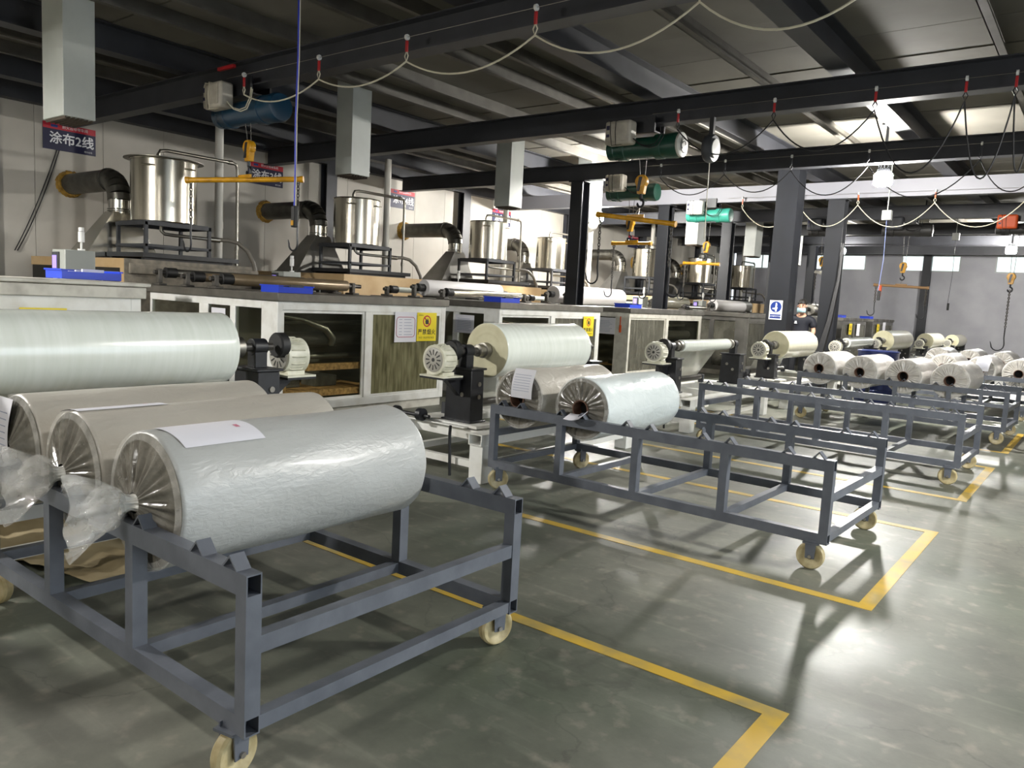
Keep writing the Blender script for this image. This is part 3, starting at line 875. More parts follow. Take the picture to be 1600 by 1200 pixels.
ENC = [(-7.0, 0.75, 3.50), (-7.8, 5.53, 8.44), (-7.8, 9.71, 12.80), (-7.8, 13.94, 17.45), (-7.05, 18.5, 21.8), (-7.05, 22.7, 25.8), (-7.05, 26.8, 29.9), (-7.05, 30.9, 34.2)]
EL = ['white framed machine enclosure with a scratched white lid at the left edge', 'white framed glazed enclosure with wooden shelving visible inside',
      'white framed glazed enclosure behind the large pale film roll', 'worn cream framed glazed enclosure behind the thin film roll',
      'dark steel machine enclosure left of the broad column', 'steel machine enclosure behind the worker',
      'steel machine enclosure behind the blue drum', 'farthest steel machine enclosure before the back wall']
for i, (xf, a, b) in enumerate(ENC):
    if i == 0:
        enclosure(xf, a, b, EL[i], D=3.4, z1=1.46, zp1=1.34, panes=('pane_clear', 'pane_grey'), top='dirty_white')
    elif i < 4:
        enclosure(xf, a, b, EL[i], D=3.0, white='white_paint' if i < 3 else 'dirty_white', panes=[None, ('pane_clear', 'pane_dirty'), ('pane_clear', 'pane_grey'), ('pane_grey', 'pane_clear')][i])
    else:
        enclosure(xf, a, b, EL[i], D=3.0, white='machine_steel', panes=('pane_grey', 'pane_grey'), inner=False, steel=True)
        MB().box(xf - 2.9, xf - 0.4, a + 0.1, b - 0.1, 0.12, 1.4).build('machine_core', 'machine_dark', bpy.data.objects[[o.name for o in bpy.data.objects if o.name.startswith('machine_enclosure')][-1]], smooth=False).location = (-xf, -a, 0)
# white lid on the first enclosure
o = MB().box(-8.2, -6.93, 0.7, 3.56, 1.565, 1.60).build('cover_sheet', 'dirty_white', bevel=0.01)
tag(o, 'scratched white sheet lying on the leftmost enclosure', 'cover sheet')
sign_no_burning((-6.985, 2.50, 0.99), 'yellow fire warning sign on the leftmost enclosure, partly behind the big roll', s=1.0)
sign_no_burning((-7.79, 7.84, 0.96), 'yellow fire warning sign beside a framed notice on the shelving enclosure', s=1.1)
sign_no_burning((-7.79, 12.2, 1.0), 'yellow fire warning sign above the far end of the large film roll')
for k, yy in enumerate((27.6, 31.5)):
    sign_no_burning((-7.03, yy, 1.0), ['small distant yellow warning sign behind the slim column', 'small distant yellow warning sign near the back wall'][k])
paper_sheet((-7.79, 7.41, 0.95), 0.42, 0.42, 'white notice with a rounded pink frame beside the yellow sign', True)
paper_sheet((-7.03, 28.6, 0.95), 0.4, 0.42, 'pale notice on a distant steel enclosure', False)
paper_sheet((-7.03, 32.4, 0.95), 0.45, 0.5, 'lilac white notice on the farthest steel enclosure', False)
paper_side((-9.22, 5.53, 0.86), 0.32, 0.46, 'white printed sheet on the side glass left of the shelving enclosure')
paper_side((-8.75, 9.71, 1.02), 0.42, 0.30, 'white printed sheet on side glass behind the large film roll')
paper_side((-8.62, 13.94, 1.0), 0.5, 0.34, 'greyish sheet on side glass beside an orange tag')
o = MB().box(-8.02, -7.97, 13.925, 13.94, 1.05, 1.2).box(-8.01, -7.99, 13.925, 13.94, 1.2, 1.38).build('orange_tag', 'orange_plastic', bevel=0.004)
tag(o, 'orange tag hanging on the enclosure post', 'tag')
# blue trays on the enclosure tops
def tray(x, y, z, lab, w_=0.36, l_=0.5):
    t = thing('parts_tray', lab, 'tray', (x, y, z), group='blue plastic trays')
    mb = MB().box(0, w_, 0, l_, 0, 0.008)
    mb.box(0, 0.01, 0, l_, 0.008, 0.09).box(w_ - 0.01, w_, 0, l_, 0.008, 0.07).box(0.01, w_ - 0.01, 0, 0.01, 0.008, 0.09).box(0.01, w_ - 0.01, l_ - 0.01, l_, 0.008, 0.09)
    mb.box(-0.012, w_ + 0.012, -0.012, 0.0, 0.075, 0.09).box(-0.012, w_ + 0.012, l_, l_ + 0.012, 0.075, 0.09)
    mb.build('shell', 'blue_plastic', t, smooth=False)
    mb = MB()
    for k in range(5):
        a = 0.05 + 0.05 * k
        mb.box(a, a + 0.03, 0.06 + 0.04 * k, 0.22 + 0.05 * k, 0.01, 0.05 + 0.012 * k)
    mb.build('contents', 'paper_white' if 'leftmost' in lab else 'dark_frame', t, smooth=False)
tray(-8.15, 3.15, 1.575 + 0.03, 'blue plastic tray on the leftmost enclosure', 0.36, 0.55)
tray(-8.25, 5.60, 1.56, 'blue plastic tray on the corner of the shelving enclosure')
tray(-8.2, 9.78, 1.56, 'blue plastic tray above the large film roll')
tray(-8.2, 14.0, 1.56, 'blue plastic tray beside white paper rolls')
tray(-7.6, 27.4, 1.56, 'violet blue tray on a distant steel enclosure')
tray(-7.6, 31.2, 1.56, 'blue tray on the farthest steel enclosure')

# rollers and paper rolls lying on top of the enclosures
def top_roller(x, y0, y1, z, r, lab, m='roller_brown', style='roller'):
    t = thing('roller_shaft' if style == 'roller' else 'paper_roll', lab, 'roller' if style == 'roller' else 'roll', (x, y0, z), group='rollers on the enclosures')
    L = y1 - y0
    MB().cyl((0, -0.32, 0), (0, L + 0.28, 0), 0.03, n=12).build('shaft', 'roller_dark', t)
    MB().lathe([(0.055, -0.16), (0.07, -0.15), (0.07, 0.0)], (0, 0, 0), (0, 1, 0), 20).lathe([(0.075, -0.155), (0.075, -0.145)], (0, 0, 0), (0, 1, 0), 20).build('chuck', 'rubber', t)
    MB().lathe([(0.0, 0.0), (r * 0.97, 0.0), (r, 0.008), (r, L - 0.008), (r * 0.97, L), (0, L)], (0, 0, 0), (0, 1, 0), 32).build('cylinder', m, t)
    for yy in (-0.24, L + 0.12):
        dz = z - 1.56
        MB().box(-0.04, 0.04, yy - 0.03, yy + 0.03, -dz + 0.03, 0.05).box(-0.1, 0.1, yy - 0.06, yy + 0.06, -dz, -dz + 0.03).build('bearing', 'cast_grey', t, bevel=0.008)
top_roller(-10.6, 5.80, 8.0, 1.74, 0.055, 'slim brown roller nearest the plywood oven', 'stainless_dull')
top_roller(-9.95, 5.84, 8.0, 1.70, 0.06, 'middle brown roller on the shelving enclosure')
top_roller(-9.35, 5.90, 7.85, 1.69, 0.08, 'front thick brown roller on the shelving enclosure')
top_roller(-10.6, 10.1, 12.3, 1.68, 0.05, 'slim white roller behind the large film roll', 'film_white')
top_roller(-9.95, 10.15, 12.3, 1.74, 0.15, 'white paper roll behind a steel roller', 'paper_roll', 'roll')
top_roller(-9.3, 10.2, 12.2, 1.68, 0.065, 'shiny steel roller in front of a white paper roll', 'stainless')
top_roller(-10.75, 14.6, 16.4, 1.66, 0.05, 'slim white roller left of two paper rolls', 'film_white')
top_roller(-10.3, 14.75, 16.7, 1.77, 0.20, 'white paper roll behind another paper roll', 'paper_roll', 'roll')
top_roller(-9.78, 14.75, 16.9, 1.77, 0.21, 'front white paper roll beside the blue tray', 'paper_roll', 'roll')
top_roller(-9.9, 19.0, 20.9, 1.74, 0.17, 'cream roll beyond the square column', 'film_cream', 'roll')
top_roller(-8.9, 18.95, 20.9, 1.64, 0.05, 'steel roller on the dark enclosure', 'stainless')
top_roller(-8.2, 18.95, 20.9, 1.72, 0.15, 'pinkish white paper roll on the dark enclosure', 'paper_roll', 'roll')
top_roller(-9.6, 22.8, 25.0, 1.75, 0.17, 'silver film roll beyond the dark enclosure', 'machine_steel', 'roll')
top_roller(-8.2, 26.9, 28.8, 1.78, 0.20, 'dark grey roll behind the slim column', 'stainless_dull', 'roll')

# ================================================================== WINDERS
def winder(i, yn, yf, zc, lab, motor_end='near', X=-4.75):
    t = thing('winder', lab, 'winding machine', (X, yn, 0), group='film winders')
    L = yf - yn
    ya, yb = -0.62, L + 0.62
    if motor_end == 'far':
        ya, yb = -0.62, L + 0.75
    # white base frame
    for sx in (-0.55, 0.44):
        for sy in (ya + 0.0, yb - 0.15):
            mb = MB().box(sx - 0.075, sx + 0.075, sy, sy + 0.15, 0, 0.34)
            mb.build('leg', 'white_paint', t, bevel=0.004)
    MB().hollow('y', ya - 0.02, yb, 0.365, 0.515, 0.34, 0.44, 0.008).build('beam', 'white_paint', t, smooth=False)
    MB().hollow('y', ya - 0.02, yb, -0.625, -0.475, 0.34, 0.44, 0.008).build('beam', 'white_paint', t, smooth=False)
    for sy in (ya + 0.15, L * 0.5, yb - 0.3):
        MB().box(-0.475, 0.365, sy, sy + 0.12, 0.34, 0.43).build('cross_beam', 'white_paint', t, bevel=0.004)
    for sx in (-0.58, 0.41):
        MB().box(sx, sx + 0.06, ya + 0.15, yb - 0.15, 0.12, 0.18).build('stretcher', 'white_paint', t, smooth=False)
    MB().box(-0.5, 0.4, ya + 0.03, ya + 0.09, 0.12, 0.18).build('stretcher', 'white_paint', t, smooth=False)
    # sliding plates with bearing wheels
    zb = 0.47
    for yc, near in ((-0.30, True), (L + 0.30, False)):
        MB().box(-0.50, 0.30, yc - 0.16, yc + 0.16, 0.44, zb).box(-0.52, 0.2, yc - 0.22, yc - 0.16, 0.44, 0.455).build('slide_plate', 'white_paint', t, bevel=0.004)
        # black stand: tapered column, gusset and fork
        s = -1 if near else 1
        w0 = 0.15
        st = MB().prism([(-0.17, zb), (0.16, zb), (0.15, zc - 0.17), (-0.15, zc - 0.17)], 'y', yc - 0.09, yc + 0.09)
        st.box(-0.19, 0.18, yc - 0.11, yc + 0.11, zb, zb + 0.02).box(-0.17, 0.17, yc - 0.11, yc + 0.11, zc - 0.17, zc - 0.15)
        s_o = st.build('stand', 'black_iron', t, bevel=0.006)
        MB().box(-0.05, 0.05, yc - 0.05, yc + 0.05, zc - 0.15, zc + 0.03).cyl((0, yc - 0.055, zc), (0, yc + 0.055, zc), 0.062, n=20).build('bearing_block', 'black_iron', t, bevel=0.004)
        mb = MB()
        for bx_, bz_ in ((0.152, zc - 0.30), (0.152, zc - 0.42)):
            mb.cyl((bx_ - 0.02, yc + 0.02, bz_), (bx_ + 0.012, yc + 0.02, bz_), 0.022, n=10)
        mb.cyl((-0.05, yc - 0.09, zc - 0.32), (-0.05, yc - 0.10, zc - 0.32), 0.022, n=10).cyl((0.05, yc - 0.09, zc - 0.40), (0.05, yc - 0.10, zc - 0.40), 0.022, n=10)
        mb.build('bolt', 'bolt_steel', t)
    # shaft with chucks
    MB().cyl((0, -0.47, zc), (0, L + 0.42, zc), 0.032, n=16).build('shaft', 'roller_dark', t)
    for yy, e in ((-0.16, 0.15), (L + 0.01, 0.15)):
        MB().lathe([(0.04, 0), (0.06, 0.01), (0.06, 0.08), (0.075, 0.085), (0.075, e), (0.05, e + 0.005)], (0, yy, zc), (0, 1, 0), 20).build('chuck', 'stainless_dull', t)
    # gear wheel + motor
    ym = -0.30 if motor_end == 'near' else L + 0.30
    s = -1 if motor_end == 'near' else 1
    MB().lathe([(0.02, 0), (0.085, 0.0), (0.095, 0.012), (0.095, 0.07), (0.085, 0.082), (0.02, 0.082)], (-0.0, ym + s * 0.19 - 0.04, zc + 0.01), (0, 1, 0), 28).build('gear_wheel', 'rubber', t)
    mx, mz = (-0.04, zc - 0.075)
    yA = ym + s * 0.16
    ml = 0.19
    y0, y1 = sorted((yA + s * 0.05, yA + s * (0.05 + ml)))
    m_o = MB().lathe([(0.09, 0), (0.125, 0.01), (0.13, 0.03), (0.13, ml - 0.03), (0.135, ml - 0.02), (0.135, ml)], (mx, y0, mz), (0, 1, 0), 32) if s > 0 else \
        MB().lathe([(0.135, 0), (0.135, 0.02), (0.13, 0.03), (0.13, ml - 0.03), (0.125, ml - 0.01), (0.09, ml)], (mx, y0, mz), (0, 1, 0), 32)
    motor = m_o.build('motor', 'motor_cream', t)
    fb = MB()
    for k in range(16):
        a = 2 * PI * k / 16
        c, q = math.cos(a), math.sin(a)
        fb.tube([(mx + 0.13 * c, y0 + 0.035, mz + 0.13 * q), (mx + 0.139 * c, y0 + 0.05, mz + 0.139 * q), (mx + 0.139 * c, y1 - 0.05, mz + 0.139 * q), (mx + 0.13 * c, y1 - 0.035, mz + 0.13 * q)], 0.006, 4)
    fb.build('cooling_rib', 'motor_cream', motor)
    # fan grille facing the viewer: disc with radial slots
    gy = y0 - 0.002
    MB().lathe([(0.0, 0.0), (0.105, 0.0), (0.112, 0.004)], (mx, gy - 0.004, mz), (0, 1, 0), 32).build('fan_cover', 'fan_grey', motor)
    sl = MB()
    for k in range(12):
        a = 2 * PI * k / 12
        c, q = math.cos(a), math.sin(a)
        for r0, r1 in ((0.045, 0.092),):
            wv = 0.007
            sl.add([(mx + r * c - sgn * wv * q, gy - 0.0055, mz + r * q + sgn * wv * c) for r, sgn in ((r0, -0.7), (r1, -1), (r1, 1), (r0, 0.7))], [(0, 1, 2, 3)])
    sl.lathe([(0.0, 0.0), (0.018, 0.0), (0.018, 0.004)], (mx, gy - 0.007, mz), (0, 1, 0), 12)
    sl.build('fan_slot', 'motor_dark', motor, smooth=False)
    MB().box(mx - 0.15, mx + 0.15, y0 - 0.02, y1 + 0.05, mz - 0.155, mz - 0.14).box(mx - 0.10, mx + 0.10, y0 + 0.02, y1 - 0.02, mz - 0.14, mz - 0.11).build('motor_foot', 'motor_cream', t, smooth=False)
    fy = sorted((ym, yA + s * 0.14))
    MB().box(mx - 0.15, mx + 0.15, y0 - 0.02, y1 + 0.05, mz - 0.172, mz - 0.155).prism([(fy[0] if s < 0 else fy[0] , mz - 0.172), (fy[1], mz - 0.172), (ym, mz - 0.42)], 'x', -0.03, 0.03).build('motor_bracket', 'black_iron', t, smooth=False)
    # guide rollers in front of the base
    MB().cyl((-0.42, -0.05, 0.54), (-0.42, L + 0.05, 0.54), 0.04, n=16).build('guide_roller', 'roller_dark', t)
    for yy in (-0.12, L + 0.08):
        MB().box(-0.46, -0.38, yy, yy + 0.05, 0.44, 0.58).build('guide_bearing', 'dark_frame', t, bevel=0.006)
    # adjusting spindle at the outer end
    MB().cyl((-0.62, ya + 0.06, 0.50), (-0.2, ya + 0.06, 0.50), 0.018, n=10).lathe([(0.02, 0), (0.055, 0.004), (0.055, 0.05), (0.02, 0.054)], (-0.66, ya + 0.06, 0.50), (1, 0, 0), 18).lathe([(0.02, 0), (0.06, 0.004), (0.06, 0.06), (0.02, 0.064)], (-0.34, ya + 0.06, 0.51), (1, 0, 0), 18).build('spindle', 'black_iron', t)
    MB().tube([(0.1, ya + 0.03, 0.46), (0.14, ya - 0.02, 0.40), (0.15, ya - 0.02, 0.2), (0.16, ya - 0.02, 0.02)], 0.014, 8).build('cable', 'cable_black', t)
    return t

def film_roll(yn, yf, zc, r, lab, m='film_white', web=True, X=-4.75):
    t = thing('film_roll', lab, 'film roll', (X, yn, zc - r), group='film rolls on the winders')
    L = yf - yn
    c = (0, 0, r)
    prof = [(r - 0.004, 0.0), (r, 0.006)]
    n = 10
    for k in range(n + 1):
        yy = 0.03 + (L - 0.06) * k / n
        prof.append((r - 0.0015 * (k % 2), yy))
    prof += [(r, L - 0.006), (r - 0.004, L)]
    MB().lathe(prof, c, (0, 1, 0), 64).build('film', m, t, ang=50)
    rc = 0.062
    pr_ = [(rc, -0.004)]
    for k in range(1, 9):
        pr_.append((rc + (r - 0.004 - rc) * k / 8, -0.004 + 0.003 * math.sin(k * 2.4)))
    if r > 0.12:
        MB().lathe(pr_, c, (0, 1, 0), 48).build('wound_end', 'film_side', t)
        MB().pipe((0, -0.07, r), (0, 0.06, r), rc, 0.045, 20).build('core', 'core_board', t)
    if web:
        zg = 0.54 - (zc - r)
        a0 = (-r - 0.001, r)
        a1 = (-0.42 - 0.04, zg)
        wb_ = MB()
        nx, ny = 8, 6
        vs = []
        for j in range(nx + 1):
            u = j / nx
            for k in range(ny + 1):
                v = k / ny
                vs.append((a0[0] + (a1[0] - a0[0]) * u + 0.004 * math.sin(9 * v + 3 * u), 0.03 + (L - 0.06) * v, a0[1] + (a1[1] - a0[1]) * u))
        wb_.add(vs, [(j * (ny + 1) + k, j * (ny + 1) + k + 1, (j + 1) * (ny + 1) + k + 1, (j + 1) * (ny + 1) + k) for j in range(nx) for k in range(ny)])
        wb_.build('film_web', 'film_web', t)
    return t
WIND = [(0.99, 3.04, 1.19, 0.245, 'far'), (5.75, 7.22, 1.13, 0.265, 'near'), (9.98, 11.62, 1.10, 0.085, 'near'), (13.85, 15.55, 1.05, 0.25, 'near'),
        (18.5, 20.6, 1.02, 0.115, 'near'), (22.1, 24.6, 1.03, 0.27, 'near'), (27.9, 30.0, 0.95, 0.25, 'near'), (33.2, 35.2, 0.89, 0.24, 'near')]
WL = ['white based film winder at the left edge with its motor at the far end', 'film winder with a black stand and cream motor beside the shelving enclosure', 'film winder holding the thin roll with a hanging film sheet',
      'film winder in front of the broad dark column', 'film winder right of the slim column', 'film winder behind the blue drum', 'second film winder from the back wall', 'film winder closest to the back wall']
RL = ['very large shiny white film roll at the left edge', 'large pale green white film roll on the winder beside the fire warning sign', 'thin film roll with a sheet of film hanging from it',
      'cream film roll in front of the broad dark column', 'slim film roll right of the slim column', 'wide cream film roll behind the blue drum', 'cream film roll second from the back wall', 'small cream film roll closest to the back wall']
for i, (a, b, zc, r, e) in enumerate(WIND):
    X_ = -4.95 if i == 0 else -4.75
    winder(i, a, b, zc, WL[i], e, X_)
    film_roll(a, b, zc, r, RL[i], 'film_white' if i in (0, 1, 2, 4) else 'film_cream', web=True, X=X_)

# ================================================================== TROLLEYS
SLOTS = (-0.20, -0.80, -1.42, -2.03, -2.64)
TOP = 0.73
def caster(t, x, y, rot, swivel_dir):
    """fork plates and a cream wheel with recessed hub; children of the trolley"""
    R = 0.088
    c, s = math.cos(rot), math.sin(rot)
    def W(px, py, pz):
        return (x + px * c - py * s, y + px * s + py * c, pz)
    fk = MB()
    for sy in (-0.036, 0.030):
        b = MB().prism([(-0.035, 0.20), (0.035, 0.20), (0.028, 0.075), (-0.028, 0.075)], 'y', sy, sy + 0.006)
        fk.add([W(*p) for p in b.v], b.f)
    b = MB().box(-0.05, 0.05, -0.045, 0.045, 0.172, 0.182)
    fk.add([W(*p) for p in b.v], b.f)
    fo = fk.build('caster_fork', 'cart_steel', t, smooth=False)
    wh = MB().lathe([(0.058, -0.018), (0.066, -0.024), (0.080, -0.024), (R, -0.014), (R, 0.014), (0.080, 0.024), (0.066, 0.024), (0.058, 0.018)], (0, 0, R), (0, 1, 0), 36)
    wh.v = [W(*p) for p in wh.v]
    wh.build('wheel', 'wheel_cream', t)
    hb = MB().lathe([(0.0, -0.024), (0.022, -0.024), (0.024, -0.008), (0.060, -0.004), (0.060, 0.004), (0.024, 0.008), (0.022, 0.024), (0, 0.024)], (0, 0, R), (0, 1, 0), 28)
    for k in range(5):
        a = 2 * PI * k / 5
        hb.box(0.042 * math.cos(a) - 0.009, 0.042 * math.cos(a) + 0.009, -0.016, 0.016, R + 0.042 * math.sin(a) - 0.009, R + 0.042 * math.sin(a) + 0.009)
    hb.v = [W(*p) for p in hb.v]
    hb.build('wheel_hub', 'wheel_hub', t)
    ax = MB().cyl((0, -0.046, R), (0, 0.046, R), 0.011, n=8)
    ax.v = [W(*p) for p in ax.v]
    ax.build('axle_bolt', 'bolt_steel', t)

def trolley(x1, y0, W, L, rz, lab, crot=(0.2, -0.3, 0.1, 0.25)):
    t = thing('roll_trolley', lab, 'trolley', (x1, y0, 0), rz, 'roll trolleys')
    T = 0.058
    np_ = int(round(L / 0.73))
    xs = [-T / 2 - (L - T) * k / np_ for k in range(np_ + 1)]
    for yy in (0, W - T):
        MB().hollow('x', -L, 0, yy, yy + T, TOP - 0.075, TOP, 0.005).build('top_rail', 'cart_steel', t, smooth=False)
        MB().hollow('x', -L, 0, yy, yy + T, 0.182, 0.248, 0.005).build('lower_rail', 'cart_steel', t, smooth=False)
        for px in xs:
            MB().box(px - T / 2, px + T / 2, yy, yy + T, 0.248, TOP - 0.075).build('post', 'cart_steel', t, smooth=False)
        for sx in [q for q in SLOTS if q > -L + 0.15]:
            for dx in (-0.10, 0.10):
                q = sx + dx
                a = MB().prism([(q - 0.042, TOP), (q - 0.034, TOP), (q, TOP + 0.036), (q + 0.034, TOP), (q + 0.042, TOP), (q, TOP + 0.046)], 'y', yy + 0.002, yy + T - 0.002)
                a.build('cradle_angle', 'cart_steel', t, smooth=False)
    for px in xs:
        MB().box(px - 0.025, px + 0.025, T, W - T, 0.19, 0.24).build('cross_rail', 'cart_steel', t, smooth=False)
    for px in (xs[0], xs[-1]):
        MB().box(px - 0.025, px + 0.025, T, W - T, 0.455, 0.515).build('end_rail', 'cart_steel', t, smooth=False)
    k = 0
    for px in (-0.10, -L + 0.10):
        for yy in (T / 2, W - T / 2):
            caster(t, px, yy, crot[k], 1)
            k += 1
    return t
TROL = [(-2.07, 1.37, 1.45, 2.27, 0.0, 'grey steel roll trolley nearest the viewer, carrying three wrapped rolls', (1.75, 1.3, 0.3, 0.2)),
        (-1.29, 5.05, 1.34, 2.86, -0.020, 'grey steel roll trolley with two wrapped rolls at its left end', (0.12, 0.2, 0.9, 1.2)),
        (-1.06, 8.78, 1.22, 2.86, -0.022, 'empty grey steel roll trolley in the middle of the row', (0.1, 0.25, 0.8, 0.3)),
        (-1.00, 12.30, 1.30, 2.86, -0.03, 'grey steel roll trolley carrying four wrapped rolls before the blue drum', (0.2, 0.4, 0.1, 0.9)),
        (-0.98, 15.75, 1.30, 2.86, -0.02, 'grey steel roll trolley second from the far end, loaded with pale rolls', (0.2, 0.4, 0.1, 0.9)),
        (-0.95, 19.2, 1.30, 2.86, -0.02, 'farthest grey steel roll trolley, loaded with pale rolls', (0.2, 0.4, 0.1, 0.9))]
for a in TROL:
    trolley(*a)

# ================================================================== WRAPPED ROLLS
def pleated(r0, r1, y_in, amp, n=144, rings=9, seed=0, zc=0.0):
    rnd = random.Random(seed)
    ph = [(rnd.choice((9, 13, 17, 21, 26, 31, 37)), rnd.random() * 6.28, 0.4 + 0.6 * rnd.random()) for _ in range(7)]
    vs, fs = [], []
    for j in range(rings + 1):
        u = j / rings
        r = r0 + (r1 - r0) * u
        for k in range(n):
            t = 2 * PI * k / n
            w = sum(a * math.sin(m * t + p + 1.2 * u * math.sin(3 * t)) for m, p, a in ph) / 3.0
            e = math.sin(PI * min(1, u * 1.05)) ** 0.7
            y = y_in * (1 - u) + amp * w * e
            vs.append((r * math.cos(t), y, zc + r * math.sin(t)))
    for j in range(rings):
        fs += [(j * n + k, (j + 1) * n + k, (j + 1) * n + (k + 1) % n, j * n + (k + 1) % n) for k in range(n)]
    return vs, fs

def wrapped_roll(x, y0, L, r, zc, lab, m, wrap, seed, tuft=False, label=None, rz=0.0, group='wrapped rolls on trolleys', rim=True, rc=0.074):
    t = thing('wrapped_roll', lab, 'film roll', (x, y0, zc - r), rz, group)
    rnd = random.Random(seed)
    n, rings = 72, 16
    vs, fs = [], []
    prof = [(r - 0.012, 0.0), (r - 0.003, 0.005)] + [(r, 0.015 + (L - 0.03) * k / rings) for k in range(rings + 1)] + [(r - 0.003, L - 0.005), (r - 0.012, L)]
    for j, (rr, yy) in enumerate(prof):
        for k in range(n):
            a = 2 * PI * k / n
            w = 0.0018 * math.sin(5 * a + 7 * yy + seed) + 0.0014 * math.sin(11 * a - 9 * yy + 2 * seed)
            vs.append(((rr + w) * math.cos(a), yy, r + (rr + w) * math.sin(a)))
    m_ = len(prof)
    fs = [(j * n + k, j * n + (k + 1) % n, (j + 1) * n + (k + 1) % n, (j + 1) * n + k) for j in range(m_ - 1) for k in range(n)]
    fs.append(tuple(range((m_ - 1) * n, m_ * n)))
    MB().add(vs, fs).build('wrapped_body', m, t, ang=60)
    v, f = pleated(rc - 0.002 if not tuft else 0.04, r - 0.010, -0.018 if not tuft else -0.05, 0.010, seed=seed, zc=r)
    MB().add(v, f).build('gathered_end', wrap, t, ang=80)
    if rim:
        v, f = pleated(r - 0.035, r + 0.001, -0.006, 0.004, rings=3, seed=seed + 50, zc=r)
        MB().add([(p[0], p[1] - 0.008, p[2]) for p in v], f).build('rim_fold', 'clear_wrap', t, ang=80)
    if not tuft:
        MB().pipe((0, -0.03, r), (0, 0.10, r), rc, rc - 0.009, 24).build('core', 'core_board', t)
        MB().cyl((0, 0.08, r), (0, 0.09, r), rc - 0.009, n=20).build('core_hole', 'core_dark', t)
    else:
        # gathered neck, bunched knot and flared loose bag end
        ln = tuft
        D = Vector((-0.36, -0.93, -0.02)).normalized()
        A, B = frame_of(D)
        def bag(u0, u1, nu, rad, amp, seed2, nt_=96):
            rn = random.Random(seed2)
            ph = [(rn.choice((3, 4, 6, 7, 9, 11, 15)), rn.random() * 6.28, 0.5 + rn.random()) for _ in range(6)]
            vs = []
            for j in range(nu + 1):
                u = u0 + (u1 - u0) * j / nu
                q0 = rad((u - u0) / (u1 - u0))
                for k in range(nt_):
                    a = 2 * PI * k / nt_
                    w = sum(g_ * math.sin(mm * a + p + (3.0 if mm > 8 else 1.2) * math.sin(2.2 * u + p)) for mm, p, g_ in ph) / 4
                    q = q0 * (1 + amp((u - u0) / (u1 - u0)) * w)
                    P_ = Vector((0, -0.02, r)) + D * (ln * u * (1 + 0.05 * math.sin(5 * a + seed2))) + A * (q * math.cos(a)) + B * (q * 1.05 * math.sin(a))
                    vs.append((P_.x, P_.y, P_.z - 0.15 * ln * u * u))
            fs = [(j * nt_ + k, j * nt_ + (k + 1) % nt_, (j + 1) * nt_ + (k + 1) % nt_, (j + 1) * nt_ + k) for j in range(nu) for k in range(nt_)]
            return MB().add(vs, fs)
        bag(0.0, 0.30, 6, lambda u: 0.050 - 0.022 * math.sin(PI * u), lambda u: 0.18, seed).build('gathered_neck', 'wrap_rim', t, ang=80)
        if ln > 0.1:
            bag(0.22, 0.75, 14, lambda u: 0.03 + 0.045 * math.sin(PI * min(1, u * 1.05)) ** 0.6, lambda u: 0.28, seed + 1).build('bunched_knot', 'clear_wrap', t, ang=80)
            bag(0.28, 1.0, 16, lambda u: 0.03 + 0.125 * u ** 0.65 - 0.015 * u ** 6, lambda u: 0.10 + 0.20 * u, seed + 2).build('loose_bag_end', 'clear_wrap', t, ang=80)
    if label:
        kind, a0, a1, b0, b1 = label
        if kind == 'top':       # sheet lying on the cylinder: angles a0..a1, length b0..b1
            vs, nn = [], 10
            for j in range(nn + 1):
                a = a0 + (a1 - a0) * j / nn
                for yy in (b0, b1):
                    vs.append(((r + 0.004) * math.cos(a), yy + 0.02 * math.sin(2 * a), r + (r + 0.004) * math.sin(a)))
            s_ = MB().add(vs, [(2 * j, 2 * j + 1, 2 * j + 3, 2 * j + 2) for j in range(nn)]).build('label_sheet', 'paper_white', t)
            vs = []
            for j in range(3):
                a = a0 + (a1 - a0) * (0.45 + 0.06 * j)
                for yy in (b1 - 0.075, b1 - 0.055):
                    vs.append(((r + 0.0055) * math.cos(a), yy + 0.02 * math.sin(2 * a), r + (r + 0.0055) * math.sin(a)))
            MB().add(vs, [(0, 1, 3, 2), (2, 3, 5, 4)]).build('red_stamp', 'paper_pink', s_)
        else:                   # sheet hanging on the end face: x a0..a1, z b0..b1
            vs, nn = [], 8
            for j in range(nn + 1):
                u = j / nn
                z_ = b1 + (b0 - b1) * u
                for q in (0.0, 1.0):
                    vs.append((a0 + (a1 - a0) * q - 0.04 * u, -0.035 - 0.02 * math.sin(PI * u), z_))
            s_ = MB().add(vs, [(2 * j, 2 * j + 1, 2 * j + 3, 2 * j + 2) for j in range(nn)]).build('label_sheet', 'paper_white', t)
            ln = MB()
            for j in range(7):
                u = 0.2 + 0.09 * j
                z_ = b1 + (b0 - b1) * u
                ln.box(a0 + 0.02 - 0.04 * u, a1 - 0.03 - 0.04 * u, -0.0375 - 0.02 * math.sin(PI * u), -0.0365 - 0.02 * math.sin(PI * u), z_ - 0.002, z_ + 0.002)
            ln.build('printed_lines', 'paper_line', s_, smooth=False)
    return t
ZC = TOP + 0.066
# nearest trolley
wrapped_roll(-2.87, 1.455, 1.27, 0.272, ZC, 'grey plastic wrapped roll closest to the viewer, with a knotted bag end', 'roll_grey_wrap', 'wrap_grey', 3, tuft=0.25, label=('top', 1.75, 0.95, 0.05, 0.40))
wrapped_roll(-3.50, 1.455, 1.27, 0.268, ZC, 'tan wrapped roll in the middle of the nearest trolley with a loose bag end', 'roll_tan_wrap', 'wrap_grey', 5, tuft=0.25, label=('top', 1.95, 1.45, 0.0, 0.40))
wrapped_roll(-4.10, 1.455, 1.27, 0.27, ZC, 'tan wrapped roll at the left of the nearest trolley, label hanging at its end', 'roll_tan_wrap', 'wrap_grey', 8, tuft=0.06, label=('face', -0.18, 0.04, 0.17, 0.52))
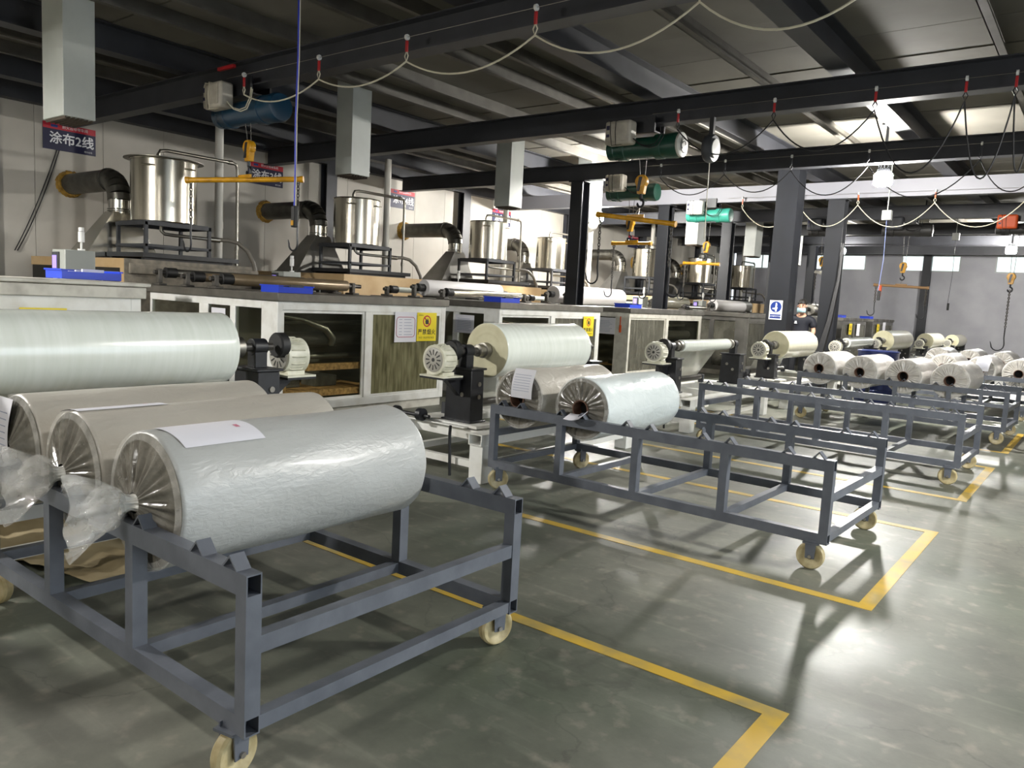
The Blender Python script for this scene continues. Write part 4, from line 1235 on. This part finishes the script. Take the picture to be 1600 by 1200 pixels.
# second trolley
wrapped_roll(-3.92, 5.20, 1.20, 0.255, ZC, 'grey wrapped roll with a white label over its core on the second trolley', 'roll_tan_wrap', 'wrap_grey', 11, label=('face', -0.02, 0.20, 0.27, 0.52), rz=-0.02)
wrapped_roll(-3.27, 5.18, 1.20, 0.255, ZC, 'bluish white wrapped roll on the second trolley', 'roll_white_wrap', 'wrap_grey', 14, rz=-0.02)
# curled paper in the core of the white roll
vs = []
for j in range(9):
    a = -0.4 + 1.9 * j / 8
    for yy in (-0.01, -0.16):
        vs.append((0.09 * math.sin(a) * 1.3 + (0.0 if yy > -0.1 else 0.03), yy, -0.045 * math.cos(a) - (0 if yy > -0.1 else 0.03)))
o = MB().add(vs, [(2 * j, 2 * j + 1, 2 * j + 3, 2 * j + 2) for j in range(8)]).build('curled_sheet', 'paper_white', None, (-3.31, 5.16, ZC + 0.0))
tag(o, 'curled white paper sheet tucked into the core of the bluish white roll', 'paper sheet')
# fourth trolley
for k, (xx, yy) in enumerate(((-3.54, 12.42), (-2.94, 12.40), (-2.34, 12.39), (-1.735, 12.37))):
    wrapped_roll(xx, yy, 1.16, 0.25, ZC + 0.01, 'pale plastic wrapped roll, %s of four on the trolley before the blue drum' % ('leftmost', 'second', 'third', 'rightmost')[k], 'roll_pale_wrap', 'wrap_pale', 20 + k, rz=-0.03)
# fifth and sixth trolley
for k, (xx, lb) in enumerate(((-2.36, None), (-1.78, ('face', -0.05, 0.17, 0.25, 0.48)), (-1.20, None))):
    wrapped_roll(xx, 15.86, 1.16, 0.25, ZC, 'pale wrapped roll %s on the fifth trolley' % ('at the left end', 'with a hanging white label', 'at the right end below a crane hook')[k], 'roll_pale_wrap', 'wrap_pale', 30 + k, label=lb, rz=-0.02)
for k, xx in enumerate((-3.0, -2.4, -1.8, -1.2)):
    wrapped_roll(xx, 19.3, 1.16, 0.25, ZC, 'far pale wrapped roll, %s on the farthest trolley' % ('leftmost', 'second from left', 'third from left', 'rightmost')[k], 'roll_pale_wrap', 'wrap_pale', 40 + k, rz=-0.02)

# crumpled kraft paper under the nearest trolley
vs, nx, ny = [], 26, 18
rnd = random.Random(4)
for j in range(nx + 1):
    for k in range(ny + 1):
        u, v = j / nx, k / ny
        z = 0.006 + 0.07 * abs(math.sin(5 * u + 3 * v) * math.sin(7 * v - 2 * u)) * (0.3 + 0.7 * rnd.random()) * math.sin(PI * u) ** 0.5
        vs.append((-6.2 + 2.05 * u + 0.12 * math.sin(4 * v), 1.5 + 0.85 * v + 0.35 * u + 0.08 * math.sin(6 * u), z))
o = MB().add(vs, [(j * (ny + 1) + k, (j + 1) * (ny + 1) + k, (j + 1) * (ny + 1) + k + 1, j * (ny + 1) + k + 1) for j in range(nx) for k in range(ny)]).build('kraft_paper', 'kraft', ang=70)
tag(o, 'crumpled brown kraft paper lying on the floor under the nearest trolley', 'paper')

# blue drum
t = thing('steel_drum', 'dark blue steel drum standing behind the loaded trolley', 'drum', (-3.24, 14.85, 0))
MB().lathe([(0.0, 0.0), (0.33, 0.0), (0.335, 0.02), (0.335, 0.33), (0.35, 0.345), (0.35, 0.365), (0.335, 0.38), (0.335, 0.68), (0.35, 0.695), (0.35, 0.715), (0.335, 0.73), (0.335, 1.03), (0.325, 1.03), (0.325, 1.0), (0, 1.0)], n=40).build('body', 'drum_blue', t)
MB().lathe([(0.330, 1.02), (0.348, 1.025), (0.348, 1.05), (0.330, 1.055)], n=40).build('rim', 'drum_blue', t)
dt = MB()
for k in range(12):
    a = -1.5 + 0.16 * (k % 4)
    z = 0.52 + 0.09 * (k // 4)
    dt.box(0.336 * math.cos(a) - 0.015, 0.336 * math.cos(a) + 0.015, 0.336 * math.sin(a) - 0.004, 0.336 * math.sin(a) + 0.004, z, z + 0.03)
dt.build('label_mark', 'sign_white', t, smooth=False)
MB().cyl((0.15, 0.0, 1.0), (0.15, 0.0, 1.03), 0.03, n=12).build('bung', 'bolt_steel', t)

# mandatory sign on the broad column
t = thing('mandatory_sign', 'white and blue safety sign on the broad dark column', 'sign', (-5.745, 16.196, 1.48))
MB().box(0, 0.27, -0.004, 0, 0, 0.40).build('board', 'sign_white', t, smooth=False)
MB().cyl((0.135, -0.004, 0.265), (0.135, -0.006, 0.265), 0.115, n=32).build('disc', 'sign_blue', t, smooth=False)
MB().box(0.02, 0.25, -0.006, -0.004, 0.025, 0.11).build('text_band', 'sign_blue', t, smooth=False)
MB().add([(0.135 + u, -0.0075, 0.265 + v) for u, v in ((-0.01, -0.10), (0.02, -0.10), (0.025, -0.05), (0.04, -0.02), (0.02, 0.0), (0.025, 0.05), (0.012, 0.085), (-0.008, 0.085), (-0.012, 0.0), (-0.02, -0.02), (-0.07, -0.025), (-0.07, -0.05), (-0.015, -0.055))], [tuple(range(13))]).build('pictogram', 'sign_white', t, smooth=False)
text('必须戴防护手套', 0.034, 'sign_white', t, (0.135, -0.0068, 0.068), face='-y')

# ================================================================== HOISTS AND LIFTING GEAR
def hook_pts(x, y, z, s=1.0, flip=1):
    """J hook hanging from (x,y,z)"""
    return [(x, y, z), (x, y, z - 0.16 * s), (x + flip * 0.01 * s, y, z - 0.24 * s)] + \
        [(x - flip * 0.075 * s + flip * 0.085 * s * math.cos(a), y, z - 0.27 * s - 0.085 * s * math.sin(a)) for a in [PI * k / 7 for k in range(8)]] + [(x - flip * 0.175 * s, y, z - 0.22 * s)]

def hoist(x, yb, body, lab, length=1.25, block_z=3.3, box='hoist_box', red=False, fan=None, r=0.165, flip=1):
    """electric rope hoist under a crane beam; origin at beam underside"""
    t = thing('electric_hoist', lab, 'hoist', (x, yb, 4.2), group='electric rope hoists')
    y0 = -0.12
    MB().box(-0.22, 0.22, -0.16, -0.13, -0.10, 0.10).box(-0.22, 0.22, 0.13, 0.16, -0.10, 0.10).box(-0.22, 0.22, -0.16, 0.16, -0.12, -0.10).build('trolley', 'black_iron', t, smooth=False)
    wh = MB()
    for sx in (-0.13, 0.13):
        for sy in (-0.11, 0.075):
            wh.cyl((sx, sy, 0.05), (sx, sy + 0.035, 0.05), 0.045, n=14)
    wh.build('trolley_wheel', 'black_iron', t)
    h = length / 2
    zc = -0.12 - r - 0.02
    prof = [(r * 0.6, -h), (r * 0.88, -h + 0.02), (r * 0.92, -h + 0.12), (r * 0.86, -h + 0.13), (r * 0.86, -h + 0.22), (r, -h + 0.23), (r, -h + 0.30), (r * 0.9, -h + 0.31), (r * 0.9, h * 0.35), (r * 1.06, h * 0.36), (r * 1.06, h * 0.55), (r, h * 0.56), (r * 1.08, h - 0.06), (r * 0.98, h - 0.01), (r * 0.7, h)]
    MB().lathe(prof, (0, -0.02, zc), (1, 0, 0), 32).build('drum_body', body, t)
    rb = MB()
    for k in range(10):
        a = 2 * PI * k / 10
        rb.tube([(-h + 0.13, -0.02 + r * 0.9 * math.cos(a), zc + r * 0.9 * math.sin(a)), (-h + 0.22, -0.02 + r * 0.9 * math.cos(a), zc + r * 0.9 * math.sin(a))], 0.008, 4)
    rb.build('cooling_rib', body, t)
    if fan:
        MB().lathe([(0.0, 0.0), (r * 0.95, 0.0), (r * 1.02, 0.02), (r * 1.02, 0.05), (r * 0.7, 0.07), (0, 0.07)], (h - 0.02, -0.02, zc), (1, 0, 0), 24).build('end_cover', fan, t)
        tw = MB()
        for k in range(3):
            tw.tube([(h + 0.052, -0.02 + (0.05 + 0.03 * k) * math.cos(a + k), zc + (0.05 + 0.03 * k) * math.sin(a + k)) for a in [0.5 * j for j in range(7)]], 0.005, 4)
        tw.build('cover_mark', 'black_iron', t)
    # control box in front, towards the viewer
    bx = -h * 0.42
    MB().box(bx - 0.21, bx + 0.21, -0.40, -0.20, -0.30, 0.03).build('control_box', box, t, bevel=0.035)
    MB().box(bx - 0.17, bx + 0.17, -0.412, -0.40, -0.26, -0.01).build('box_lid', box, t, bevel=0.02)
    MB().box(bx - 0.17, bx - 0.12, -0.416, -0.412, -0.20, -0.16).box(bx - 0.17, bx - 0.12, -0.416, -0.412, -0.10, -0.04).build('box_label', 'sign_navy', t, smooth=False)
    MB().box(bx - 0.06, bx + 0.06, -0.2, -0.13, -0.1, 0.05).build('box_bracket', 'black_iron', t, smooth=False)
    lc = MB()
    for k in range(2):
        lc.tube([(bx - 0.10 + 0.09 * k, -0.30, 0.03), (bx - 0.11 + 0.09 * k, -0.42, 0.02), (bx - 0.10 + 0.08 * k, -0.425, -0.14), (bx - 0.07 + 0.07 * k, -0.42, -0.32), (bx + 0.02 + 0.07 * k, -0.30, zc + 0.02)], 0.006, 5)
    lp = [(bx + 0.21, -0.30, -0.22), (bx + 0.30, -0.28, -0.30), (bx + 0.40, -0.24, zc - 0.02), (bx + 0.52, -0.23, zc + 0.0), (bx + 0.60, -0.22, zc + 0.12), (bx + 0.56, -0.18, -0.06)]
    lc.tube(lp, 0.008, 6).tube([(p[0] + 0.05, p[1] - 0.015, p[2] - 0.03) for p in lp], 0.008, 6)
    lc.build('loop_cable', 'cable_white' if body == 'hoist_blue' else 'cable_black', t)
    if red:
        MB().box(-0.42, -0.05, -0.24, -0.20, 0.22, 0.26).build('red_guard', 'red_plastic', t, smooth=False)
    # ropes and hook block
    bz = block_z - 4.2
    for dx in (-0.05, 0.07):
        MB().cyl((dx, -0.05, zc - r * 0.8), (dx * 0.6, -0.02, bz + 0.13), 0.0055, n=6).build('rope', 'rope_dark', t)
    bl = MB().lathe([(0.02, -0.05), (0.09, -0.045), (0.10, 0.0), (0.09, 0.045), (0.02, 0.05)], (0, -0.02, bz + 0.08), (0, 1, 0), 20)
    bl.prism([(-0.085, bz + 0.10), (0.085, bz + 0.10), (0.05, bz - 0.10), (-0.05, bz - 0.10)], 'y', -0.06, 0.02)
    bl.build('hook_block', 'yellow_paint', t, bevel=0.008)
    MB().prism([(-0.02, bz + 0.14), (0.03, bz + 0.14), (-0.01, bz - 0.06), (-0.05, bz - 0.06)], 'y', -0.075, -0.06).build('block_stripe', 'black_iron', t, smooth=False)
    MB().tube([(0, -0.02, bz - 0.09), (0, -0.02, bz - 0.17)] + [(-0.0 + 0.05 * math.sin(a), -0.02, bz - 0.23 + 0.055 * math.cos(a)) for a in [0.3 + 4.6 * k / 9 for k in range(10)]], [0.02] * 2 + [0.018] * 9 + [0.008], 8).build('hook', 'black_iron', t)
    return t

def lifting_beam(p0, p1, top, lab, m='yellow_paint', drop=0.42, r=0.035, chains=True, hs=1.0, flip=(1, 1)):
    p0, p1 = Vector(p0), Vector(p1)
    t = thing('lifting_beam', lab, 'lifting beam', tuple(p0), group='lifting beams')
    d = p1 - p0
    MB().cyl((0, 0, 0), tuple(d), r, n=14).build('bar', m, t)
    for q in (Vector((0, 0, 0)), d):
        e = d.normalized()
        MB().cyl(q - e * 0.025, q + e * 0.025, r * 1.25, n=14).build('end_collar', m, t)
    c = d * 0.5
    MB().box(c.x - 0.14, c.x + 0.14, c.y - 0.012, c.y + 0.012, c.z + r * 0.6, c.z + r + 0.03).build('lug', m, t, smooth=False)
    tp = Vector(top) - p0
    MB().tube([c + Vector((-0.04, 0, r)), tp + Vector((0, 0, -0.01)), c + Vector((0.04, 0, r))], 0.009, 6).build('shackle', 'pipe_steel', t)
    if chains:
        for k, q in enumerate((d * 0.03, d * 0.97)):
            s_ = q + Vector((0, 0, -r - 0.02))
            ch = MB().chain(s_, s_ + Vector((0, 0, -drop)))
            ring = [s_ + Vector((0.03 * math.cos(a), 0, 0.03 * math.sin(a))) for a in [2 * PI * j / 8 for j in range(9)]]
            ch.tube(ring, 0.007, 5, caps=False)
            ch.build('chain', 'cast_grey', t)
            MB().tube(hook_pts(s_.x, s_.y, s_.z - drop, hs, flip[k]), [0.013] * 11 + [0.006], 8).build('hook', 'black_iron', t)
    return t
hoist(-9.30, 6.12, 'hoist_blue', 'blue electric hoist with a beige control box on the nearest crane beam', 1.40, 3.36, red=True, r=0.17)
lifting_beam((-9.98, 5.62, 2.98), (-8.78, 6.56, 3.07), (-9.30, 6.10, 3.10), 'long yellow lifting bar in front of the leftmost steel tank', drop=0.50, hs=1.1)
hoist(-5.63, 10.17, 'hoist_green', 'dark green hoist with a white end cover on the second crane beam', 1.15, 3.34, fan='hoist_box_white', r=0.165)
lifting_beam((-6.31, 10.12, 2.96), (-5.05, 10.12, 2.80), (-5.63, 10.15, 3.06), 'yellow lifting bar hanging below the dark green hoist', drop=0.55, hs=1.2, flip=(1, -1))
hoist(-8.05, 14.18, 'hoist_green', 'smaller dark green hoist on the third crane beam', 1.15, 3.22, r=0.165)
lifting_beam((-8.42, 14.14, 2.88), (-7.55, 14.14, 2.88), (-8.05, 14.16, 2.95), 'small yellow lifting bar before a far tank', drop=0.70, hs=1.0)
hoist(-8.15, 18.2, 'hoist_teal', 'turquoise hoist with a white control box on the fourth crane beam', 1.15, 3.10, box='hoist_box_white', r=0.16)
lifting_beam((-8.70, 18.15, 2.74), (-7.78, 18.15, 2.72), (-8.15, 18.18, 2.82), 'short yellow lifting bar below the turquoise hoist', drop=0.55, hs=0.9)
hoist(-4.49, 22.3, 'motor_dark', 'dark distant hoist on the fifth crane beam', 1.2, 2.92, box='dark_frame', r=0.15)
lifting_beam((-5.13, 22.25, 2.49), (-3.85, 22.25, 2.45), (-4.49, 22.28, 2.62), 'brown lifting bar hanging before the back wall windows', m='rust_paint', drop=0.40, hs=1.0)
o = MB().box(-5.02, -4.94, 22.2, 22.24, 2.30, 2.48).box(-4.99, -4.95, 22.2, 22.24, 2.18, 2.3).build('orange_glove', 'orange_plastic', bevel=0.02)
tag(o, 'orange rag hung on the brown lifting bar', 'rag')
hoist(-6.55, 22.3, 'motor_dark', 'dark hoist left of the slim column, twin hooks below', 0.9, 3.05, box='dark_frame', r=0.14)
lifting_beam((-6.68, 22.2, 2.80), (-6.42, 22.3, 2.72), (-6.55, 22.28, 2.78), 'very short bar with twin hooks left of the slim column', m='dirty_white', drop=0.42, hs=1.2)
hoist(-2.08, 22.3, 'motor_dark', 'dark hoist with an orange cover at the right edge', 0.9, 2.70, box='orange_plastic', r=0.14)
t = thing('hanging_hook', 'long black hook on a chain at the right edge above the pale rolls', 'hook', (-2.08, 22.28, 1.30))
MB().chain((0, 0, 1.16), (0, 0, 0.25)).build('chain', 'cast_grey', t)
MB().tube(hook_pts(0, 0, 0.25, 1.6), [0.014] * 11 + [0.006], 8).build('hook', 'black_iron', t)

# spring balancer / cable reel under the second beam
t = thing('cable_reel', 'black cable reel with a white face hanging below the second crane beam', 'cable reel', (-4.56, 10.05, 3.79))
MB().lathe([(0.03, -0.07), (0.17, -0.06), (0.19, -0.02), (0.19, 0.02), (0.17, 0.06), (0.03, 0.07)], (0, 0, 0), (0.96, 0.0, -0.05), 28).build('drum', 'dark_frame', t)
MB().lathe([(0.0, 0.0), (0.125, 0.0), (0.125, 0.012), (0.0, 0.02)], Vector((0.96, 0.0, -0.05)).normalized() * 0.068, (0.96, 0.0, -0.05), 24).build('face', 'hoist_box_white', t)
MB().box(-0.03, 0.03, -0.03, 0.03, 0.17, 0.41).build('hanger', 'black_iron', t, smooth=False)
MB().cyl((0, 0, -0.18), (0, 0.02, -1.2), 0.006, n=6).build('rope', 'cable_white', t)

# blue pendant cable with control switch
t = thing('pendant_control', 'bright blue cable with a black pendant switch hanging near the yellow bar', 'pendant switch', (-6.80, 5.0, 2.35))
MB().tube([(0.0, 0, 2.18), (0.01, 0, 1.6), (-0.01, 0, 1.0), (0.0, 0, 0.5), (0.0, 0, 0.12)], 0.011, 8).build('blue_cable', 'cable_blue', t)
MB().tube([(0.016, 0.004, 2.18), (0.02, 0.004, 1.6), (0.002, 0.004, 1.0), (0.012, 0.004, 0.12)], 0.006, 6).build('strain_wire', 'cable_white', t)
MB().box(-0.03, 0.03, -0.025, 0.025, -0.10, 0.12).build('switch_box', 'rubber', t, bevel=0.01)
MB().box(-0.018, 0.018, -0.032, -0.025, -0.08, -0.03).build('button', 'yellow_paint', t, smooth=False)
MB().box(-0.10, 0.12, -0.06, 0.06, 2.18, 2.24).cyl((0.0, 0, 2.24), (0.0, 0, 2.57), 0.015, n=8).build('cable_trolley', 'cast_grey', t, smooth=False)
for (x, y, z0, z1, lab) in ((-4.05, 18.0, 2.05, 3.7, 'pale blue pendant cable hanging left of the brown lifting bar'), (-3.92, 26.0, 2.0, 4.0, 'thin pendant switch hanging before the back wall')):
    t = thing('pendant_control', lab, 'pendant switch', (x, y, z0))
    MB().tube([(0, 0, z1 - z0), (0.02, 0, (z1 - z0) * 0.5), (-0.02, 0, 0.15)], 0.006, 6).build('cable', 'cable_pale' if y < 20 else 'cable_black', t)
    MB().box(-0.03, 0.03, -0.03, 0.03, -0.05, 0.16).build('switch_box', 'rubber', t, bevel=0.01)
    MB().box(-0.09, 0.09, -0.07, 0.07, z1 - z0, z1 - z0 + 0.2).cyl((0, 0, z1 - z0 + 0.2), (0, 0, 4.94 - z0), 0.012, n=6).build('cable_box', 'box_grey', t, smooth=False)

# festoon cables along the crane beams
def festoon(y, z, xs, drops, m, lab, clip='red_plastic', wire=True):
    t = thing('festoon_cable', lab, 'cable', (xs[0], y, z), group='festoon cables')
    x0 = xs[0]
    for x in xs:
        dx = x - x0
        c = MB().cyl((dx - 0.012, 0, 0.02), (dx + 0.012, 0, 0.02), 0.03, n=12)
        c.build('carrier_wheel', 'beacon_white', t)
        MB().box(dx - 0.014, dx + 0.014, -0.012, 0.012, -0.13, -0.015).build('carrier_clip', clip, t, bevel=0.004)
        MB().tube([(dx, 0, -0.12), (dx - 0.025, 0, -0.17), (dx, 0, -0.225), (dx + 0.025, 0, -0.17), (dx, 0, -0.12)], 0.007, 5).build('loop', m, t)
    for k in range(len(xs) - 1):
        MB().tube(sag((xs[k] - x0, 0, -0.225), (xs[k + 1] - x0, 0, -0.225), drops[k], 16), 0.0095, 6).build('cable', m, t)
    if wire:
        MB().cyl((xs[0] - x0 - 0.4, 0, 0.02), (xs[-1] - x0 + 0.3, 0, 0.02), 0.003, n=5).build('guide_wire', 'pipe_steel', t)
festoon(5.90, 4.28, [-9.13, -7.62, -6.17, -4.49, -2.87, -1.4, 0.2], [0.16, 0.16, 0.22, 0.26, 0.32, 0.3], 'cable_white', 'cream coloured cable sagging in loops along the nearest crane beam')
festoon(9.96, 4.29, [-5.03, -3.70, -2.50, -1.57, -1.10, -0.9], [0.38, 0.42, 0.75, 0.85, 0.8], 'cable_black', 'black cable sagging in loops along the second crane beam')
festoon(13.98, 4.36, [-7.35, -6.03, -4.80, -3.52, -1.9, -1.0], [0.35, 0.35, 0.45, 0.55, 0.5], 'cable_black', 'black cable sagging along the third crane beam', clip='dark_frame')
festoon(18.0, 4.26, [-7.25, -5.9, -4.66, -3.17, -1.6, 0.0], [0.45, 0.45, 0.48, 0.5, 0.5], 'cable_white', 'pale cable sagging in loops along the fourth crane beam', clip='orange_plastic')

# loose wires on the wall below the first sign
for k, (a, b, dp) in enumerate((((XW + 0.02, 6.0, 3.8), (XW + 0.05, 5.30, 2.0), 0.10), ((XW + 0.02, 6.04, 3.8), (XW + 0.05, 5.34, 2.0), 0.13))):
    o = MB().tube(sag(a, b, dp), 0.009, 6).build('wall_wire', 'cable_black')
    tag(o, 'black wire drooping from the line 2 sign down the wall' if k == 0 else 'second black wire running beside the first below the line 2 sign', 'wire', 'wires below the first sign')
# cable bundle leaning on the slim column
o = MB().tube([(-4.85, 17.9, 3.2), (-4.86, 17.85, 2.4), (-4.95, 17.8, 1.5), (-5.1, 17.7, 0.6), (-5.15, 17.7, 0.0)], [0.03, 0.04, 0.06, 0.09, 0.1], 8).build('cable_bundle', 'cable_black')
tag(o, 'black cable bundle running down beside the slim column', 'cable')
# pale conduit running under the roof behind the second beam
t = thing('roof_conduit', 'pale metal conduit slanting under the roof behind the cable reel', 'conduit', (-5.60, 10.6, 4.56))
MB().box(-0.03, 0.03, 0, 3.6, 0, 0.02).build('strip', 'purlin_bright', t, smooth=False)
MB().box(-0.015, 0.015, 0.3, 0.33, 0.02, 0.38).box(-0.015, 0.015, 3.2, 3.23, 0.02, 0.38).build('hanger', 'dark_frame', t, smooth=False)
# far ceiling tubes
for k, (xa, xb, y, z) in enumerate(((-5.6, -4.3, 24.0, 4.35), (-5.8, -2.6, 27.5, 4.4))):
    t = thing('ceiling_pipe', ('short pale pipe under the far roof', 'long pale pipe under the far roof')[k], 'pipe', (xa, y, z))
    MB().cyl((0, 0, 0), (xb - xa, 0, 0), 0.06, n=12).build('tube', 'pipe_white', t)
    MB().box(0.1, 0.14, -0.02, 0.02, 0.05, 4.93 - z).box(xb - xa - 0.14, xb - xa - 0.1, -0.02, 0.02, 0.05, 4.93 - z).build('hanger', 'dark_frame', t, smooth=False)

# ================================================================== PERSON
def person(x, y, rz, scale=1.06):
    t = thing('person', 'person in a navy polo shirt and pale blue face mask beside the broad column', 'person', (x, y, 0), rz)
    t.scale = (scale,) * 3
    def skinned(name, verts, edges, radii, m, sub=2):
        me = bpy.data.meshes.new(name)
        me.from_pydata(verts, edges, [])
        o = link(name, me, t)
        sk = o.modifiers.new('skin', 'SKIN')
        sk.use_smooth_shade = True
        for k, v in enumerate(me.skin_vertices[0].data):
            v.radius = radii[k] if isinstance(radii[k], tuple) else (radii[k], radii[k])
            v.use_root = (k == 0)
        s = o.modifiers.new('sub', 'SUBSURF')
        s.levels = s.render_levels = sub
        me.materials.append(MATS[m])
        return o
    # local axes: +y is the way the person faces, x to the right
    V = [(0, 0, 0.93), (0, 0.0, 1.10), (0, 0.01, 1.28), (0, 0.02, 1.41), (0, 0.05, 1.49), (0, 0.09, 1.57), (0, 0.10, 1.66), (0, 0.085, 1.72)]
    Rr = [(0.15, 0.11), (0.14, 0.10), (0.15, 0.10), (0.095, 0.07), (0.052, 0.055), (0.066, 0.085), (0.073, 0.095), (0.055, 0.07)]
    E = [(k, k + 1) for k in range(7)]
    for sx in (-1, 1):
        b = len(V)
        V += [(sx * 0.19, 0.01, 1.38), (sx * 0.25, 0.03, 1.14), (sx * 0.20, 0.22, 0.98), (sx * 0.17, 0.30, 0.94)]
        Rr += [0.048, 0.045, 0.034, (0.040, 0.02)]
        E += [(3, b), (b, b + 1), (b + 1, b + 2), (b + 2, b + 3)]
        h = b + 3
        for q, (dx, dl) in enumerate(((-0.03, 0.075), (-0.01, 0.085), (0.012, 0.08), (0.032, 0.065))):
            f = len(V)
            V += [(sx * 0.17 + dx, 0.36, 0.925), (sx * 0.17 + dx, 0.36 + dl * 0.6, 0.90)]
            Rr += [0.009, 0.007]
            E += [(h, f), (f, f + 1)]
        f = len(V)
        V += [(sx * 0.17 - sx * 0.05, 0.31, 0.93), (sx * 0.17 - sx * 0.06, 0.35, 0.915)]
        Rr += [0.011, 0.008]
        E += [(h, f), (f, f + 1)]
        b = len(V)
        V += [(sx * 0.095, 0, 0.86), (sx * 0.11, 0.02, 0.48), (sx * 0.115, -0.02, 0.08), (sx * 0.12, 0.12, 0.035)]
        Rr += [0.085, 0.056, 0.040, (0.042, 0.03)]
        E += [(0, b), (b, b + 1), (b + 1, b + 2), (b + 2, b + 3)]
    skinned('body', V, E, Rr, 'skin')
    skinned('polo_shirt', [(0, 0, 0.83), (0, 0.0, 1.10), (0, 0.01, 1.28), (0, 0.02, 1.41), (0, 0.035, 1.475), (-0.20, 0.01, 1.37), (-0.243, 0.02, 1.20), (0.20, 0.01, 1.37), (0.243, 0.02, 1.20)],
            [(0, 1), (1, 2), (2, 3), (3, 4), (3, 5), (5, 6), (3, 7), (7, 8)], [(0.185, 0.14), (0.168, 0.13), (0.185, 0.135), (0.165, 0.115), (0.085, 0.085), 0.085, 0.08, 0.085, 0.08], 'polo_navy')
    skinned('trousers', [(0, 0, 0.95), (-0.095, 0, 0.84), (-0.11, 0.02, 0.48), (-0.115, -0.02, 0.10), (0.095, 0, 0.84), (0.11, 0.02, 0.48), (0.115, -0.02, 0.10)],
            [(0, 1), (1, 2), (2, 3), (0, 4), (4, 5), (5, 6)], [(0.16, 0.12), 0.10, 0.072, 0.065, 0.10, 0.072, 0.065], 'trousers')
    for sx in (-1, 1):
        skinned('shoe', [(sx * 0.115, -0.05, 0.05), (sx * 0.118, 0.06, 0.05), (sx * 0.122, 0.17, 0.035)], [(0, 1), (1, 2)], [(0.05, 0.05), (0.05, 0.05), (0.045, 0.032)], 'rubber')
        MB().lathe([(0, -0.012), (0.014, -0.01), (0.022, 0.0), (0.016, 0.01), (0, 0.012)], (sx * 0.083, 0.085, 1.625), (1, 0, 0), 12).build('ear', 'skin', t)
        MB().lathe([(0, -0.006), (0.010, 0.0), (0, 0.006)], (sx * 0.032, 0.190, 1.645), (0, 1, 0), 10).build('eye', 'eye_dark', t)
        MB().tube([(sx * 0.014, 0.192, 1.668), (sx * 0.034, 0.192, 1.674), (sx * 0.054, 0.180, 1.668)], 0.005, 5).build('eyebrow', 'hair', t)
    MB().prism([(0.185, 1.585), (0.215, 1.60), (0.20, 1.62), (0.188, 1.655)], 'x', -0.012, 0.012).build('nose', 'skin', t)
    # hair cap
    vs, n = [], 20
    for j in range(8):
        u = j / 7 * 1.45
        for k in range(n):
            a = 2 * PI * k / n
            front = 0.5 + 0.5 * math.sin(a)
            uu = u * (1.15 - 0.22 * front)
            vs.append((0.088 * math.sin(uu) * math.cos(a), 0.092 + 0.108 * math.sin(uu) * math.sin(a), 1.665 + 0.105 * math.cos(uu)))
    MB().add(vs, [(j * n + k, j * n + (k + 1) % n, (j + 1) * n + (k + 1) % n, (j + 1) * n + k) for j in range(7) for k in range(n)]).build('hair', 'hair', t)
    # face mask
    vs, nx, nz = [], 12, 6
    for j in range(nz + 1):
        v = j / nz
        for k in range(nx + 1):
            a = -1.25 + 2.5 * k / nx
            rr = 0.098 + 0.018 * math.sin(PI * v) * math.cos(a)
            vs.append((0.83 * rr * math.sin(a), 0.098 + rr * math.cos(a) * 1.05, 1.505 + 0.088 * v + 0.003 * math.sin(v * 18)))
    mk = MB().add(vs, [(j * (nx + 1) + k, j * (nx + 1) + k + 1, (j + 1) * (nx + 1) + k + 1, (j + 1) * (nx + 1) + k) for j in range(nz) for k in range(nx)]).build('face_mask', 'mask_blue', t)
    mk.modifiers.new('solid', 'SOLIDIFY').thickness = 0.003
    MB().box(0.06, 0.115, 0.128, 0.134, 1.285, 1.30).box(0.07, 0.105, 0.128, 0.134, 1.305, 1.335).build('chest_logo', 'sign_white', t, smooth=False)
    return t
person(-5.36, 17.15, math.radians(190), 1.10)
